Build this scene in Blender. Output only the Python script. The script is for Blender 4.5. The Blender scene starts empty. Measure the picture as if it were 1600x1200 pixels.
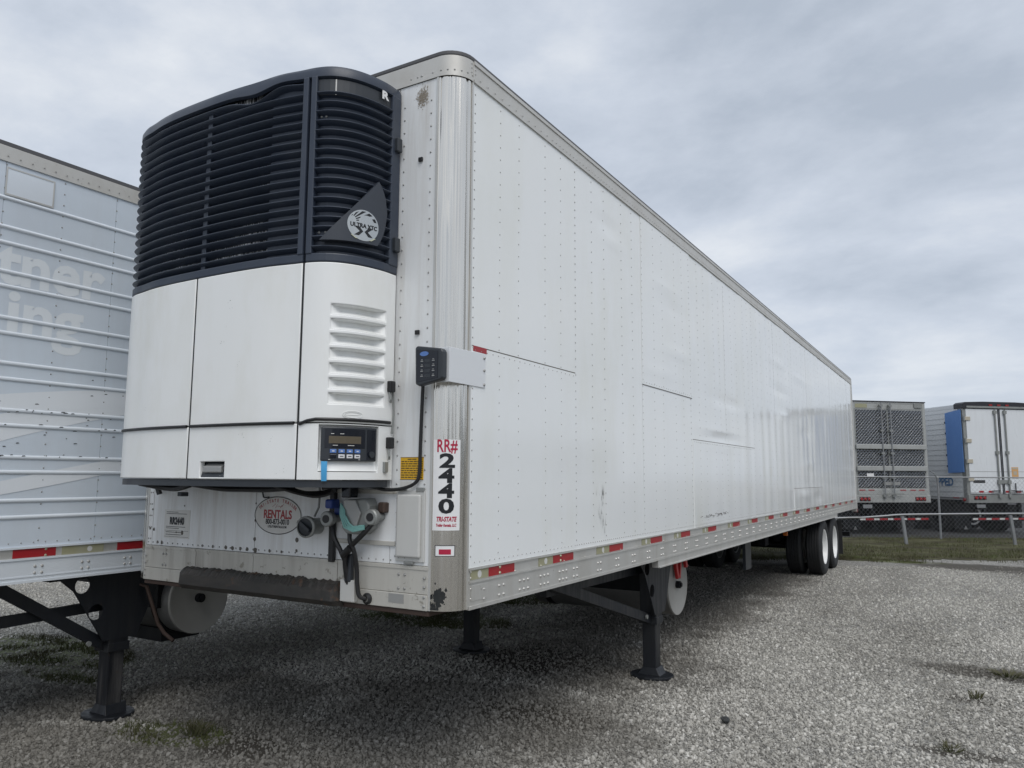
import bpy, bmesh, math, random
from mathutils import Vector, Matrix, noise
random.seed(7)
R = math.radians
sc = bpy.context.scene
COL = sc.collection

# ------------------------------------------------------------ camera
cam_d = bpy.data.cameras.new('camera'); cam = bpy.data.objects.new('camera', cam_d); COL.objects.link(cam)
YAW, PIT, ROL = -0.534, 0.120, 0.005
fw = Vector((math.sin(YAW)*math.cos(PIT), math.cos(YAW)*math.cos(PIT), math.sin(PIT)))
rt = Vector((math.cos(YAW), -math.sin(YAW), 0)); up = rt.cross(fw)
cr, sr = math.cos(ROL), math.sin(ROL)
r2_, u2_ = rt*cr + up*sr, up*cr - rt*sr
CP = Vector((2.253, -3.226, 1.727))
cam.matrix_world = Matrix(((r2_.x, u2_.x, -fw.x, CP.x), (r2_.y, u2_.y, -fw.y, CP.y), (r2_.z, u2_.z, -fw.z, CP.z), (0, 0, 0, 1)))
cam_d.sensor_width = 36; cam_d.lens = 36*1199.5/1600
cam_d.clip_start = 0.05; cam_d.clip_end = 2000
sc.camera = cam

# ------------------------------------------------------------ sky and sun
SUN_AZ, SUN_EL = R(132), R(54)          # azimuth clockwise from +y
w = bpy.data.worlds.new('World'); sc.world = w; w.use_nodes = True
nt = w.node_tree; nt.nodes.clear()
def N(t, ty, **k):
    n = t.nodes.new(ty)
    for a, v in k.items(): setattr(n, a, v)
    return n
wo = N(nt, 'ShaderNodeOutputWorld'); bg = N(nt, 'ShaderNodeBackground'); bg.inputs[1].default_value = 0.1
sky = N(nt, 'ShaderNodeTexSky', sky_type='NISHITA', sun_disc=False, sun_elevation=SUN_EL, sun_rotation=SUN_AZ)
tc = N(nt, 'ShaderNodeTexCoord')
sep = N(nt, 'ShaderNodeSeparateXYZ'); nt.links.new(tc.outputs['Generated'], sep.inputs[0])
ad = N(nt, 'ShaderNodeMath', operation='ADD'); ad.inputs[1].default_value = 0.22
ab = N(nt, 'ShaderNodeMath', operation='ABSOLUTE'); nt.links.new(sep.outputs[2], ab.inputs[0]); nt.links.new(ab.outputs[0], ad.inputs[0])
dv = N(nt, 'ShaderNodeVectorMath', operation='DIVIDE'); cb = N(nt, 'ShaderNodeCombineXYZ')
for i in range(3): nt.links.new(ad.outputs[0], cb.inputs[i])
nt.links.new(tc.outputs['Generated'], dv.inputs[0]); nt.links.new(cb.outputs[0], dv.inputs[1])
mp = N(nt, 'ShaderNodeMapping'); mp.inputs['Location'].default_value = (10.377, 12.960, 0.3); mp.inputs['Rotation'].default_value = (0, 0, R(35)); mp.inputs['Scale'].default_value = (0.75, 1.15, 1)
nt.links.new(dv.outputs[0], mp.inputs[0])
n1 = N(nt, 'ShaderNodeTexNoise'); n1.inputs['Scale'].default_value = 1.15; n1.inputs['Detail'].default_value = 10; n1.inputs['Roughness'].default_value = 0.56; n1.inputs['Distortion'].default_value = 0.35
nt.links.new(mp.outputs[0], n1.inputs['Vector'])
rp = N(nt, 'ShaderNodeValToRGB'); e = rp.color_ramp.elements
e[0].position = 0.37; e[0].color = (4.1, 4.62, 5.4, 1); e[1].position = 0.64; e[1].color = (7.3, 7.6, 8.0, 1)
m_ = e.new(0.5); m_.color = (5.45, 5.95, 6.75, 1)
n2 = N(nt, 'ShaderNodeTexNoise'); n2.inputs['Scale'].default_value = 3.6; n2.inputs['Detail'].default_value = 8; n2.inputs['Roughness'].default_value = 0.6
mp2 = N(nt, 'ShaderNodeMapping'); mp2.inputs['Scale'].default_value = (1, 1.1, 2.2); nt.links.new(tc.outputs['Generated'], mp2.inputs[0]); nt.links.new(mp2.outputs[0], n2.inputs['Vector'])
cm = N(nt, 'ShaderNodeMix', data_type='FLOAT'); cm.inputs[0].default_value = 0.42; nt.links.new(n1.outputs[0], cm.inputs[2]); nt.links.new(n2.outputs[0], cm.inputs[3])
nt.links.new(cm.outputs[0], rp.inputs[0])
mx = N(nt, 'ShaderNodeMix', data_type='RGBA'); mx.inputs[0].default_value = 0.93
nt.links.new(sky.outputs[0], mx.inputs[6]); nt.links.new(rp.outputs[0], mx.inputs[7])
nt.links.new(mx.outputs[2], bg.inputs[0]); nt.links.new(bg.outputs[0], wo.inputs[0])

sun_d = bpy.data.lights.new('sun', 'SUN'); sun_d.energy = 1.5; sun_d.angle = R(40); sun_d.color = (1, 0.97, 0.93)
sun = bpy.data.objects.new('sun', sun_d); COL.objects.link(sun)
sdir = Vector((math.sin(SUN_AZ)*math.cos(SUN_EL), math.cos(SUN_AZ)*math.cos(SUN_EL), math.sin(SUN_EL)))
sun.rotation_euler = sdir.to_track_quat('Z', 'Y').to_euler()
sc.view_settings.view_transform = 'Standard'; sc.view_settings.look = 'None'; sc.view_settings.exposure = 0.2; sc.view_settings.gamma = 1
sc.view_settings.use_curve_mapping = False

# ------------------------------------------------------------ materials
def mat(name, col, rough=0.5, metal=0.0, spec=0.5, coat=0.0):
    m = bpy.data.materials.new(name); m.use_nodes = True
    b = m.node_tree.nodes['Principled BSDF']
    b.inputs['Base Color'].default_value = (*col, 1); b.inputs['Roughness'].default_value = rough
    b.inputs['Metallic'].default_value = metal; b.inputs['Specular IOR Level'].default_value = spec
    b.inputs['Coat Weight'].default_value = coat
    return m
def L(t, a, b): t.links.new(a, b)
def ntex(t, scale, mapscale=(1, 1, 1), detail=4, rough=0.55, loc=(0, 0, 0), coord='Object', dist=0):
    c = N(t, 'ShaderNodeTexCoord'); p = N(t, 'ShaderNodeMapping'); n = N(t, 'ShaderNodeTexNoise')
    p.inputs['Scale'].default_value = mapscale; p.inputs['Location'].default_value = loc
    n.inputs['Scale'].default_value = scale; n.inputs['Detail'].default_value = detail; n.inputs['Roughness'].default_value = rough; n.inputs['Distortion'].default_value = dist
    L(t, c.outputs[coord], p.inputs[0]); L(t, p.outputs[0], n.inputs['Vector'])
    return n.outputs[0]
def ramp(t, src, stops):
    r = N(t, 'ShaderNodeValToRGB'); el = r.color_ramp.elements
    while len(el) < len(stops): el.new(0.5)
    for k, (p, c) in zip(el, stops):
        k.position = p; k.color = (c, c, c, 1) if isinstance(c, (int, float)) else (*c, 1)
    L(t, src, r.inputs[0]); return r.outputs[0]
def mixc(t, fac, a, b, mode='MIX'):
    m = N(t, 'ShaderNodeMix', data_type='RGBA', blend_type=mode)
    for i, v in ((0, fac), (6, a), (7, b)):
        if isinstance(v, (int, float)): m.inputs[i].default_value = v
        elif isinstance(v, tuple): m.inputs[i].default_value = (*v, 1)
        else: L(t, v, m.inputs[i])
    return m.outputs[2]
def bump(t, b, src, strength=0.3, dist=0.01):
    n = N(t, 'ShaderNodeBump'); n.inputs['Strength'].default_value = strength; n.inputs['Distance'].default_value = dist
    L(t, src, n.inputs['Height']); L(t, n.outputs[0], b.inputs['Normal'])
def P(m): return m.node_tree, m.node_tree.nodes['Principled BSDF']

def weather(m, base, dirt, amt=0.5, streak=(6, 6, 0.5), spot=None, roughvar=None, seed=0):
    t, b = P(m)
    s1 = ramp(t, ntex(t, 1.6, streak, 6, 0.65, (seed, 0, 0)), [(0.45, 0.0), (0.8, 1.0)])
    s2 = ramp(t, ntex(t, 0.9, (1, 1, 1), 4, 0.6, (0, seed, 0)), [(0.3, 0.0), (0.75, 1.0)])
    f = mixc(t, 1.0, s1, s2, 'MULTIPLY')
    f = mixc(t, amt, (0, 0, 0), f)
    c = mixc(t, f, base, dirt)
    if spot:
        s3 = ramp(t, ntex(t, spot[0], (1, 1, 1), 5, 0.7, (seed, seed, 0)), [(spot[1], 0.0), (spot[1]+0.06, 1.0)])
        s3 = mixc(t, spot[3], (0, 0, 0), s3)
        c = mixc(t, s3, c, spot[2])
    L(t, c, b.inputs['Base Color'])
    if roughvar:
        rr = ramp(t, ntex(t, 3, streak, 5, 0.6, (0, 0, seed)), [(0.3, roughvar[0]), (0.7, roughvar[1])])
        L(t, rr, b.inputs['Roughness'])
    return m

M = {}
M['side'] = mat('white_side_paint', (0.78, 0.79, 0.79), 0.2, coat=0.0)
weather(M['side'], (0.82, 0.84, 0.842), (0.66, 0.66, 0.55), 0.65, (1.2, 1.2, 0.3), (26, 0.72, (0.5, 0.49, 0.46), 0.3), (0.07, 0.17), 3)
M['front'] = mat('white_front_skin', (0.72, 0.73, 0.73), 0.35)
weather(M['front'], (0.76, 0.775, 0.78), (0.34, 0.29, 0.22), 0.8, (9, 9, 0.7), (22, 0.68, (0.2, 0.18, 0.15), 0.7), (0.3, 0.5), 1)
M['door'] = mat('white_unit_plastic', (0.8, 0.8, 0.78), 0.32)
weather(M['door'], (0.83, 0.84, 0.83), (0.60, 0.58, 0.47), 0.75, (2, 2, 0.7), (17, 0.70, (0.5, 0.48, 0.43), 0.5), (0.28, 0.42), 5)
M['navy'] = mat('navy_grille_plastic', (0.02, 0.028, 0.045), 0.42)
weather(M['navy'], (0.030, 0.041, 0.064), (0.10, 0.11, 0.12), 0.8, (1.5, 1.5, 1.5), None, (0.34, 0.5), 2)
M['dark'] = mat('dark_recess', (0.008, 0.01, 0.014), 0.7)
M['alu'] = mat('weathered_aluminium', (0.5, 0.49, 0.46), 0.42, 0.55)
weather(M['alu'], (0.60, 0.595, 0.57), (0.36, 0.33, 0.27), 0.8, (5, 5, 1.0), (18, 0.66, (0.25, 0.22, 0.18), 0.6), (0.34, 0.52), 4)
M['rail'] = mat('dull_aluminium_rail', (0.5, 0.49, 0.46), 0.45, 0.35)
weather(M['rail'], (0.56, 0.55, 0.52), (0.33, 0.29, 0.23), 0.7, (3, 3, 2.0), (25, 0.66, (0.22, 0.2, 0.17), 0.6), (0.38, 0.55), 8)
M['bolster'] = mat('grimy_front_rail', (0.45, 0.44, 0.40), 0.5, 0.2)
weather(M['bolster'], (0.53, 0.515, 0.47), (0.17, 0.145, 0.115), 1.0, (7, 7, 0.4), (14, 0.60, (0.2, 0.18, 0.14), 0.7), (0.4, 0.6), 6)
M['post'] = mat('stainless_post', (0.62, 0.61, 0.58), 0.2, 1.0)
weather(M['post'], (0.74, 0.71, 0.655), (0.42, 0.395, 0.36), 1.0, (16, 16, 0.25), (5, 0.70, (0.45, 0.44, 0.42), 0.5), (0.10, 0.24), 9)
t, b = P(M['post']); bump(t, b, ntex(t, 4, (4.6, 4.6, 0.09), 2), 0.9, 0.045)
M['rivet'] = mat('rivet_metal', (0.34, 0.34, 0.33), 0.45, 0.5)
M['bolt'] = mat('bolt_metal', (0.55, 0.54, 0.51), 0.35, 0.6)
M['black'] = mat('black_steel', (0.011, 0.012, 0.015), 0.6, spec=0.25)
weather(M['black'], (0.006, 0.007, 0.009), (0.025, 0.022, 0.02), 0.6, (3, 3, 1.5), (12, 0.68, (0.07, 0.035, 0.02), 0.6), (0.4, 0.65), 2)
M['leg'] = mat('black_leg_paint', (0.014, 0.017, 0.022), 0.45)
weather(M['leg'], (0.007, 0.009, 0.013), (0.035, 0.033, 0.03), 0.8, (7, 7, 0.8), (15, 0.68, (0.06, 0.04, 0.028), 0.6), (0.4, 0.65), 3)
M['legworn'] = mat('worn_leg_steel', (0.02, 0.02, 0.02), 0.5, spec=0.3)
weather(M['legworn'], (0.012, 0.013, 0.016), (0.20, 0.19, 0.18), 1.0, (9, 9, 0.8), (12, 0.64, (0.08, 0.05, 0.035), 0.7), (0.35, 0.6), 5)
M['boxgrey'] = mat('grey_box_paint', (0.52, 0.52, 0.50), 0.45)
weather(M['boxgrey'], (0.55, 0.55, 0.53), (0.40, 0.38, 0.33), 0.6, (4, 4, 1), (20, 0.7, (0.3, 0.28, 0.25), 0.5), None, 5)
M['rubplate'] = mat('worn_black_rub_plate', (0.03, 0.03, 0.03), 0.55, 0.3)
weather(M['rubplate'], (0.045, 0.043, 0.04), (0.15, 0.12, 0.10), 0.9, (2, 2, 6), (9, 0.6, (0.14, 0.08, 0.05), 0.6), (0.4, 0.65), 2)
M['roofedge'] = mat('dark_roof_edge', (0.09, 0.09, 0.095), 0.6)
M['rubber'] = mat('tyre_rubber', (0.018, 0.018, 0.019), 0.75)
weather(M['rubber'], (0.016, 0.017, 0.019), (0.055, 0.052, 0.047), 0.7, (2, 2, 2), None, (0.65, 0.85), 4)
M['hose'] = mat('black_hose', (0.012, 0.012, 0.013), 0.45)
M['rim'] = mat('white_rim', (0.75, 0.75, 0.74), 0.35)
weather(M['rim'], (0.78, 0.78, 0.77), (0.4, 0.36, 0.3), 0.4, (3, 3, 3), None, (0.3, 0.5), 4)
M['tank'] = mat('grey_tank', (0.42, 0.42, 0.41), 0.45, 0.5)
weather(M['tank'], (0.22, 0.22, 0.215), (0.11, 0.10, 0.09), 0.7, (2, 2, 2), (16, 0.66, (0.2, 0.19, 0.17), 0.6), (0.35, 0.6), 7)
M['tankend'] = mat('pale_tank_end', (0.55, 0.54, 0.51), 0.5, 0.2)
weather(M['tankend'], (0.33, 0.325, 0.305), (0.16, 0.15, 0.13), 0.6, (2, 2, 2), None, (0.4, 0.6), 2)
M['redtape'] = mat('red_reflective_tape', (0.36, 0.012, 0.018), 0.35)
weather(M['redtape'], (0.34, 0.012, 0.018), (0.22, 0.03, 0.03), 0.7, (4, 4, 4), (40, 0.68, (0.3, 0.2, 0.17), 0.5), None, 1)
M['olive'] = mat('olive_reflective_tape', (0.30, 0.29, 0.17), 0.4)
weather(M['olive'], (0.31, 0.30, 0.185), (0.36, 0.36, 0.3), 0.8, (4, 4, 4), None, None, 1)
M['whitetape'] = mat('white_reflective_tape', (0.6, 0.6, 0.58), 0.4)
M['lettergrey'] = mat('dark_print', (0.03, 0.03, 0.032), 0.5)
M['letterblk'] = mat('black_print', (0.008, 0.009, 0.012), 0.4)
M['letterred'] = mat('red_print', (0.42, 0.012, 0.05), 0.4)
M['letterred2'] = mat('faded_red_print', (0.36, 0.05, 0.055), 0.5)
M['decal'] = mat('white_decal', (0.78, 0.78, 0.78), 0.3)
M['decalgrey'] = mat('faded_decal', (0.62, 0.61, 0.57), 0.5)
weather(M['decalgrey'], (0.64, 0.635, 0.61), (0.45, 0.42, 0.36), 0.8, (9, 9, 0.9), None, None, 3)
M['yellow'] = mat('yellow_label', (0.72, 0.42, 0.02), 0.4)
M['lcd'] = mat('lcd_screen', (0.11, 0.09, 0.06), 0.2)
M['gloss'] = mat('black_gloss', (0.006, 0.008, 0.014), 0.15)
M['panelgrey'] = mat('dark_grey_plastic', (0.03, 0.035, 0.042), 0.4)
M['btnblue'] = mat('blue_button', (0.10, 0.20, 0.48), 0.4)
M['btnwhite'] = mat('white_button', (0.7, 0.7, 0.72), 0.4)
M['bluetape'] = mat('blue_tape', (0.06, 0.33, 0.62), 0.5)
M['badge'] = mat('chrome_badge', (0.5, 0.51, 0.5), 0.22, 0.85)
M['fargrey'] = mat('grey_aluminium_frame', (0.38, 0.39, 0.38), 0.5, 0.3)
weather(M['fargrey'], (0.40, 0.41, 0.40), (0.24, 0.23, 0.20), 0.8, (3, 3, 1), None, (.4, .6), 2)
M['brass'] = mat('khaki_badge', (0.5, 0.5, 0.36), 0.3, 0.6)
M['bracket'] = mat('bracket_white', (0.7, 0.72, 0.74), 0.35)
M['coil'] = mat('coil_fins', (0.02, 0.022, 0.025), 0.5)
t, b = P(M['coil'])
v = ntex(t, 14, (9, 9, 1.0), 2, 0.5); v2 = ntex(t, 3, (1, 1, 1), 3)
f = mixc(t, 1.0, ramp(t, v, [(0.48, 0.0), (0.58, 1.0)]), ramp(t, v2, [(0.40, 0.0), (0.52, 1.0)]), 'MULTIPLY')
L(t, mixc(t, f, (0.010, 0.012, 0.015), (0.75, 0.76, 0.77)), b.inputs['Base Color'])
M['silver'] = mat('silver_blue_skin', (0.5, 0.54, 0.6), 0.3, 0.1)
weather(M['silver'], (0.63, 0.695, 0.765), (0.56, 0.59, 0.63), 0.7, (4, 4, 0.5), (30, 0.72, (0.2, 0.2, 0.2), 0.6), (0.28, 0.42), 2)
M['silverrib'] = mat('silver_rib', (0.55, 0.6, 0.65), 0.3, 0.2)
weather(M['silverrib'], (0.74, 0.79, 0.84), (0.62, 0.65, 0.68), 0.6, (1, 1, 1), (26, 0.72, (0.1, 0.1, 0.1), 0.8), (0.25, 0.4), 6)
M['ghost'] = mat('ghost_lettering', (0.55, 0.585, 0.62), 0.4)
weather(M['ghost'], (0.72, 0.762, 0.795), (0.66, 0.69, 0.71), 0.5, (4, 4, 0.5), None, None, 2)
M['swoosh'] = mat('ghost_swoosh', (0.52, 0.56, 0.59), 0.4)
weather(M['swoosh'], (0.73, 0.765, 0.80), (0.65, 0.68, 0.70), 0.6, (4, 4, 0.5), None, None, 4)
M['quilt'] = mat('quilted_stainless', (0.15, 0.155, 0.165), 0.1, 1.0)
M['quiltline'] = mat('bright_stainless_bead', (0.62, 0.63, 0.64), 0.3, 0.7)
M['galv'] = mat('galvanised_steel', (0.3, 0.31, 0.32), 0.5, 0.5)
weather(M['galv'], (0.29, 0.30, 0.31), (0.14, 0.12, 0.10), 0.9, (3, 3, 1), (20, .66, (.2, .12, .08), .6), None, 3)
M['shade_dark'] = mat('shade_dark', (0.045, 0.045, 0.046), 0.9, spec=0.2)  # near-black ground colour standing in for shade below the far trailers
M['wire'] = mat('galvanised_wire', (0.20, 0.21, 0.22), 0.5, 0.3)
M['farwhite'] = mat('far_white_paint', (0.72, 0.74, 0.76), 0.3)
weather(M['farwhite'], (0.70, 0.725, 0.75), (0.5, 0.5, 0.48), 0.5, (3, 3, 0.5), None, (0.25, 0.4), 1)
M['farside'] = mat('far_lap_siding', (0.62, 0.63, 0.63), 0.35)
M['farblack'] = mat('dark_cap', (0.02, 0.02, 0.025), 0.4)
M['bluepanel'] = mat('blue_vinyl', (0.035, 0.115, 0.34), 0.5)
weather(M['bluepanel'], (0.10, 0.215, 0.48), (0.17, 0.30, 0.58), 0.8, (3, 3, 1), None, (0.4, 0.6), 1)
M['beige'] = mat('beige_hinge', (0.45, 0.41, 0.33), 0.5)
M['orange'] = mat('orange_label', (0.62, 0.36, 0.16), 0.5)
M['amber'] = mat('amber_lens', (0.55, 0.14, 0.02), 0.25)
M['redlens'] = mat('red_lens', (0.30, 0.015, 0.015), 0.25)
M['bluefade'] = mat('blue_print', (0.03, 0.12, 0.26), 0.5)
M['redpaint'] = mat('red_strap', (0.45, 0.02, 0.02), 0.4)
M['teal'] = mat('teal_wire', (0.22, 0.45, 0.42), 0.4)
M['bluehead'] = mat('blue_connector', (0.02, 0.05, 0.22), 0.4)
M['rust'] = mat('rusty_steel', (0.055, 0.034, 0.026), 0.7)
M['soot'] = mat('brown_soot', (0.30, 0.26, 0.21), 0.7)
M['seal_shadow'] = mat('sealant_and_seam_shadow', (0.11, 0.10, 0.085), 0.6)  # colours the real blobs and the painted seam shadow alike
M['castgrey'] = mat('cast_grey', (0.27, 0.28, 0.27), 0.5, 0.4)
weather(M['castgrey'], (0.29, 0.30, 0.29), (0.13, 0.12, 0.10), 0.8, (4, 4, 4), None, None, 1)
M['tar'] = mat('tar_smear', (0.016, 0.018, 0.018), 0.5)
M['grey'] = mat('grey_patch', (0.36, 0.36, 0.35), 0.4, 0.4)

# ------------------------------------------------------------ mesh helpers
class MB:
    def __init__(s): s.v = []; s.f = []
    def add(s, vs, fs):
        o = len(s.v); s.v += [tuple(p) for p in vs]; s.f += [tuple(i+o for i in q) for q in fs]; return s
    def box(s, x0, x1, y0, y1, z0, z1):
        return s.add([(x, y, z) for z in (z0, z1) for y in (y0, y1) for x in (x0, x1)],
                     [(0, 2, 3, 1), (4, 5, 7, 6), (0, 1, 5, 4), (2, 6, 7, 3), (0, 4, 6, 2), (1, 3, 7, 5)])
    def bar(s, a, b_, wx, wz, upv=(0, 0, 1)):
        a = Vector(a); b_ = Vector(b_); d = (b_-a).normalized(); u = Vector(upv)
        if abs(d.dot(u)) > 0.95: u = Vector((0, 1, 0))
        x = d.cross(u).normalized(); z = x.cross(d)
        vs = [p + x*i*wx/2 + z*j*wz/2 for p in (a, b_) for j in (-1, 1) for i in (-1, 1)]
        return s.add(vs, [(0, 1, 3, 2), (4, 6, 7, 5), (0, 4, 5, 1), (2, 3, 7, 6), (0, 2, 6, 4), (1, 5, 7, 3)])
    def cyl(s, a, b_, r0, r1=None, n=16, cap=True):
        r1 = r0 if r1 is None else r1
        a = Vector(a); b_ = Vector(b_); d = (b_-a).normalized(); u = Vector((0, 0, 1)) if abs(d.z) < .9 else Vector((1, 0, 0))
        x = d.cross(u).normalized(); y = d.cross(x)
        vs = []
        for p, r in ((a, r0), (b_, r1)):
            vs += [p + (x*math.cos(2*math.pi*k/n) + y*math.sin(2*math.pi*k/n))*r for k in range(n)]
        fs = [(k, (k+1) % n, n+(k+1) % n, n+k) for k in range(n)]
        if cap: fs += [tuple(range(n-1, -1, -1)), tuple(range(n, 2*n))]
        return s.add(vs, fs)
    def tube(s, pts, r, n=8):
        pts = [Vector(p) for p in pts]; vs = []; fs = []
        px = None
        for i, p in enumerate(pts):
            d = (pts[min(i+1, len(pts)-1)] - pts[max(i-1, 0)]).normalized()
            if px is None:
                u = Vector((0, 0, 1)) if abs(d.z) < .9 else Vector((1, 0, 0)); px = d.cross(u).normalized()
            px = (px - d*px.dot(d)).normalized(); py = d.cross(px)
            vs += [p + (px*math.cos(2*math.pi*k/n) + py*math.sin(2*math.pi*k/n))*r for k in range(n)]
        for i in range(len(pts)-1):
            fs += [(i*n+k, i*n+(k+1) % n, (i+1)*n+(k+1) % n, (i+1)*n+k) for k in range(n)]
        fs += [tuple(range(n-1, -1, -1)), tuple((len(pts)-1)*n+k for k in range(n))]
        return s.add(vs, fs)
    def lathe(s, prof_, c, axis=(1, 0, 0), n=32):      # prof_: (along, radius)
        c = Vector(c); d = Vector(axis).normalized(); u = Vector((0, 0, 1)) if abs(d.z) < .9 else Vector((1, 0, 0))
        x = d.cross(u).normalized(); y = d.cross(x); vs = []; fs = []
        for a, r in prof_:
            vs += [c + d*a + (x*math.cos(2*math.pi*k/n) + y*math.sin(2*math.pi*k/n))*r for k in range(n)]
        for i in range(len(prof_)-1):
            fs += [(i*n+k, i*n+(k+1) % n, (i+1)*n+(k+1) % n, (i+1)*n+k) for k in range(n)]
        return s.add(vs, fs)
    def dome(s, c, nrm, r, h, n=6):
        c = Vector(c); d = Vector(nrm).normalized(); u = Vector((0, 0, 1)) if abs(d.z) < .9 else Vector((1, 0, 0))
        x = d.cross(u).normalized(); y = d.cross(x)
        vs = [c + (x*math.cos(2*math.pi*k/n) + y*math.sin(2*math.pi*k/n))*r for k in range(n)] + \
             [c + d*h*.75 + (x*math.cos(2*math.pi*k/n) + y*math.sin(2*math.pi*k/n))*r*.62 for k in range(n)] + [c + d*h]
        fs = [(k, (k+1) % n, n+(k+1) % n, n+k) for k in range(n)] + [(n+k, n+(k+1) % n, 2*n) for k in range(n)]
        return s.add(vs, fs)
    def prism(s, poly, d):                              # poly: list of 3d points, extruded by vector d
        n = len(poly); poly = [Vector(p) for p in poly]; d = Vector(d)
        return s.add(poly + [p+d for p in poly], [tuple(range(n-1, -1, -1)), tuple(range(n, 2*n))] + [(k, (k+1) % n, n+(k+1) % n, n+k) for k in range(n)])
    def grid(s, fn, nu, nv):
        vs = [fn(i/nu, j/nv) for j in range(nv+1) for i in range(nu+1)]
        return s.add(vs, [(j*(nu+1)+i, j*(nu+1)+i+1, (j+1)*(nu+1)+i+1, (j+1)*(nu+1)+i) for j in range(nv) for i in range(nu)])
    def build(s, name, m, parent=None, smooth=False, bevel=0, seg=2, kind=None):
        me = bpy.data.meshes.new(name); me.from_pydata(s.v, [], s.f); me.materials.append(m)
        bm = bmesh.new(); bm.from_mesh(me); bmesh.ops.recalc_face_normals(bm, faces=bm.faces); bm.to_mesh(me); bm.free()
        if smooth:
            me.polygons.foreach_set('use_smooth', [True]*len(me.polygons))
            me.set_sharp_from_angle(angle=R(38))
        o = bpy.data.objects.new(name, me); COL.objects.link(o)
        if parent: o.parent = parent
        if bevel:
            bv = o.modifiers.new('bevel', 'BEVEL'); bv.width = bevel; bv.segments = seg; bv.limit_method = 'ANGLE'; bv.angle_limit = R(40); bv.harden_normals = False
        if kind: o['kind'] = kind
        return o
def tag(o, label, cat, group=None):
    o['label'] = label; o['category'] = cat
    if group: o['group'] = group
    return o
def empty(name, label, cat, loc=(0, 0, 0), rz=0, group=None):
    o = bpy.data.objects.new(name, None); COL.objects.link(o); o.location = loc; o.rotation_euler = (0, 0, rz); o.empty_display_size = .3
    return tag(o, label, cat, group)
def copy_tree(o, parent=None, **k):
    c = o.copy(); COL.objects.link(c)
    if parent: c.parent = parent
    for ch in o.children: copy_tree(ch, c)
    return c
def textpts(s, size, bold=0.0, sx=1.0, align='CENTER', shear=0.0, space=1.0):
    cu = bpy.data.curves.new('t', 'FONT'); cu.body = s; cu.size = size; cu.align_x = align; cu.align_y = 'CENTER'
    cu.offset = bold; cu.resolution_u = 3; cu.shear = shear; cu.space_character = space; cu.fill_mode = 'FRONT'
    o = bpy.data.objects.new('t', cu); COL.objects.link(o)
    dg = bpy.context.evaluated_depsgraph_get(); me = bpy.data.meshes.new_from_object(o.evaluated_get(dg))
    vs = [(v.co.x*sx, v.co.y) for v in me.vertices]; fs = [tuple(p.vertices) for p in me.polygons]
    bpy.data.objects.remove(o); bpy.data.curves.remove(cu); bpy.data.meshes.remove(me)
    return vs, fs
def lettering(strings, fn, m, parent, name='lettering', cut=0):
    """strings: (text, u, v, size, bold, sx[, shear]) laid out in (u, v); fn maps (u, v) to 3d."""
    mb = MB()
    for it in strings:
        s_, u, v_, size, bold, sx = it[:6]
        vs, fs = textpts(s_, size, bold, sx, shear=it[6] if len(it) > 6 else 0)
        if cut:                                        # slice the glyphs so that they bend with the surface
            bm = bmesh.new(); bv_ = [bm.verts.new((a, c, 0)) for a, c in vs]
            for q in fs:
                try: bm.faces.new([bv_[i] for i in q])
                except ValueError: pass
            lo_, hi_ = min(a for a, c in vs), max(a for a, c in vs); x = lo_+cut
            while x < hi_:
                bmesh.ops.bisect_plane(bm, geom=bm.verts[:]+bm.edges[:]+bm.faces[:], plane_co=(x, 0, 0), plane_no=(1, 0, 0)); x += cut
            bm.verts.index_update(); vs = [(v.co.x, v.co.y) for v in bm.verts]; fs = [tuple(v.index for v in f.verts) for f in bm.faces]; bm.free()
        mb.add([fn(u+a, v_+c) for a, c in vs], fs)
    return mb.build(name, m, parent)

# ------------------------------------------------------------ ground
def wpatch(t, pts):
    """patch mask for soil, grass, wet gravel and painted shade: irregular ellipses (x, y, rx, ry) broken up by noise"""
    tc_ = N(t, 'ShaderNodeNewGeometry'); tot = None
    nzn = N(t, 'ShaderNodeTexNoise'); nzn.inputs['Scale'].default_value = 2.2; nzn.inputs['Detail'].default_value = 6; nzn.inputs['Roughness'].default_value = .65; L(t, tc_.outputs['Position'], nzn.inputs['Vector']); nz = nzn.outputs[0]
    for (x, y, rx, ry) in pts:
        s_ = N(t, 'ShaderNodeVectorMath', operation='SUBTRACT'); s_.inputs[1].default_value = (x, y, 0.0); L(t, tc_.outputs['Position'], s_.inputs[0])
        d_ = N(t, 'ShaderNodeVectorMath', operation='DIVIDE'); d_.inputs[1].default_value = (rx, ry, 9); L(t, s_.outputs[0], d_.inputs[0])
        l_ = N(t, 'ShaderNodeVectorMath', operation='LENGTH'); L(t, d_.outputs[0], l_.inputs[0])
        a_ = N(t, 'ShaderNodeMath', operation='MULTIPLY_ADD'); a_.inputs[1].default_value = 1.7; L(t, nz, a_.inputs[0]); L(t, l_.outputs['Value'], a_.inputs[2])
        r_ = ramp(t, a_.outputs[0], [(0.0, 1.0), (1.0, 0.0)])
        m_ = N(t, 'ShaderNodeMapRange'); m_.inputs['From Min'].default_value = 2.15; m_.inputs['From Max'].default_value = 1.7; L(t, a_.outputs[0], m_.inputs['Value'])
        tot = m_.outputs[0] if tot is None else mixc(t, 1.0, tot, m_.outputs[0], 'LIGHTEN')
    return tot
SOIL = [(2.35, 14.65, 1.1, 0.55), (3.3, 14.0, 0.6, 0.2), (2.45, 5.05, 0.5, 0.2), (2.2, 4.05, 0.22, 0.12), (2.1, 2.6, 0.3, 0.1), (-1.4, 3.4, 0.7, 0.5), (-2.0, 0.35, 0.5, 0.2), (-0.6, 1.9, 0.5, 0.25)]
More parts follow.
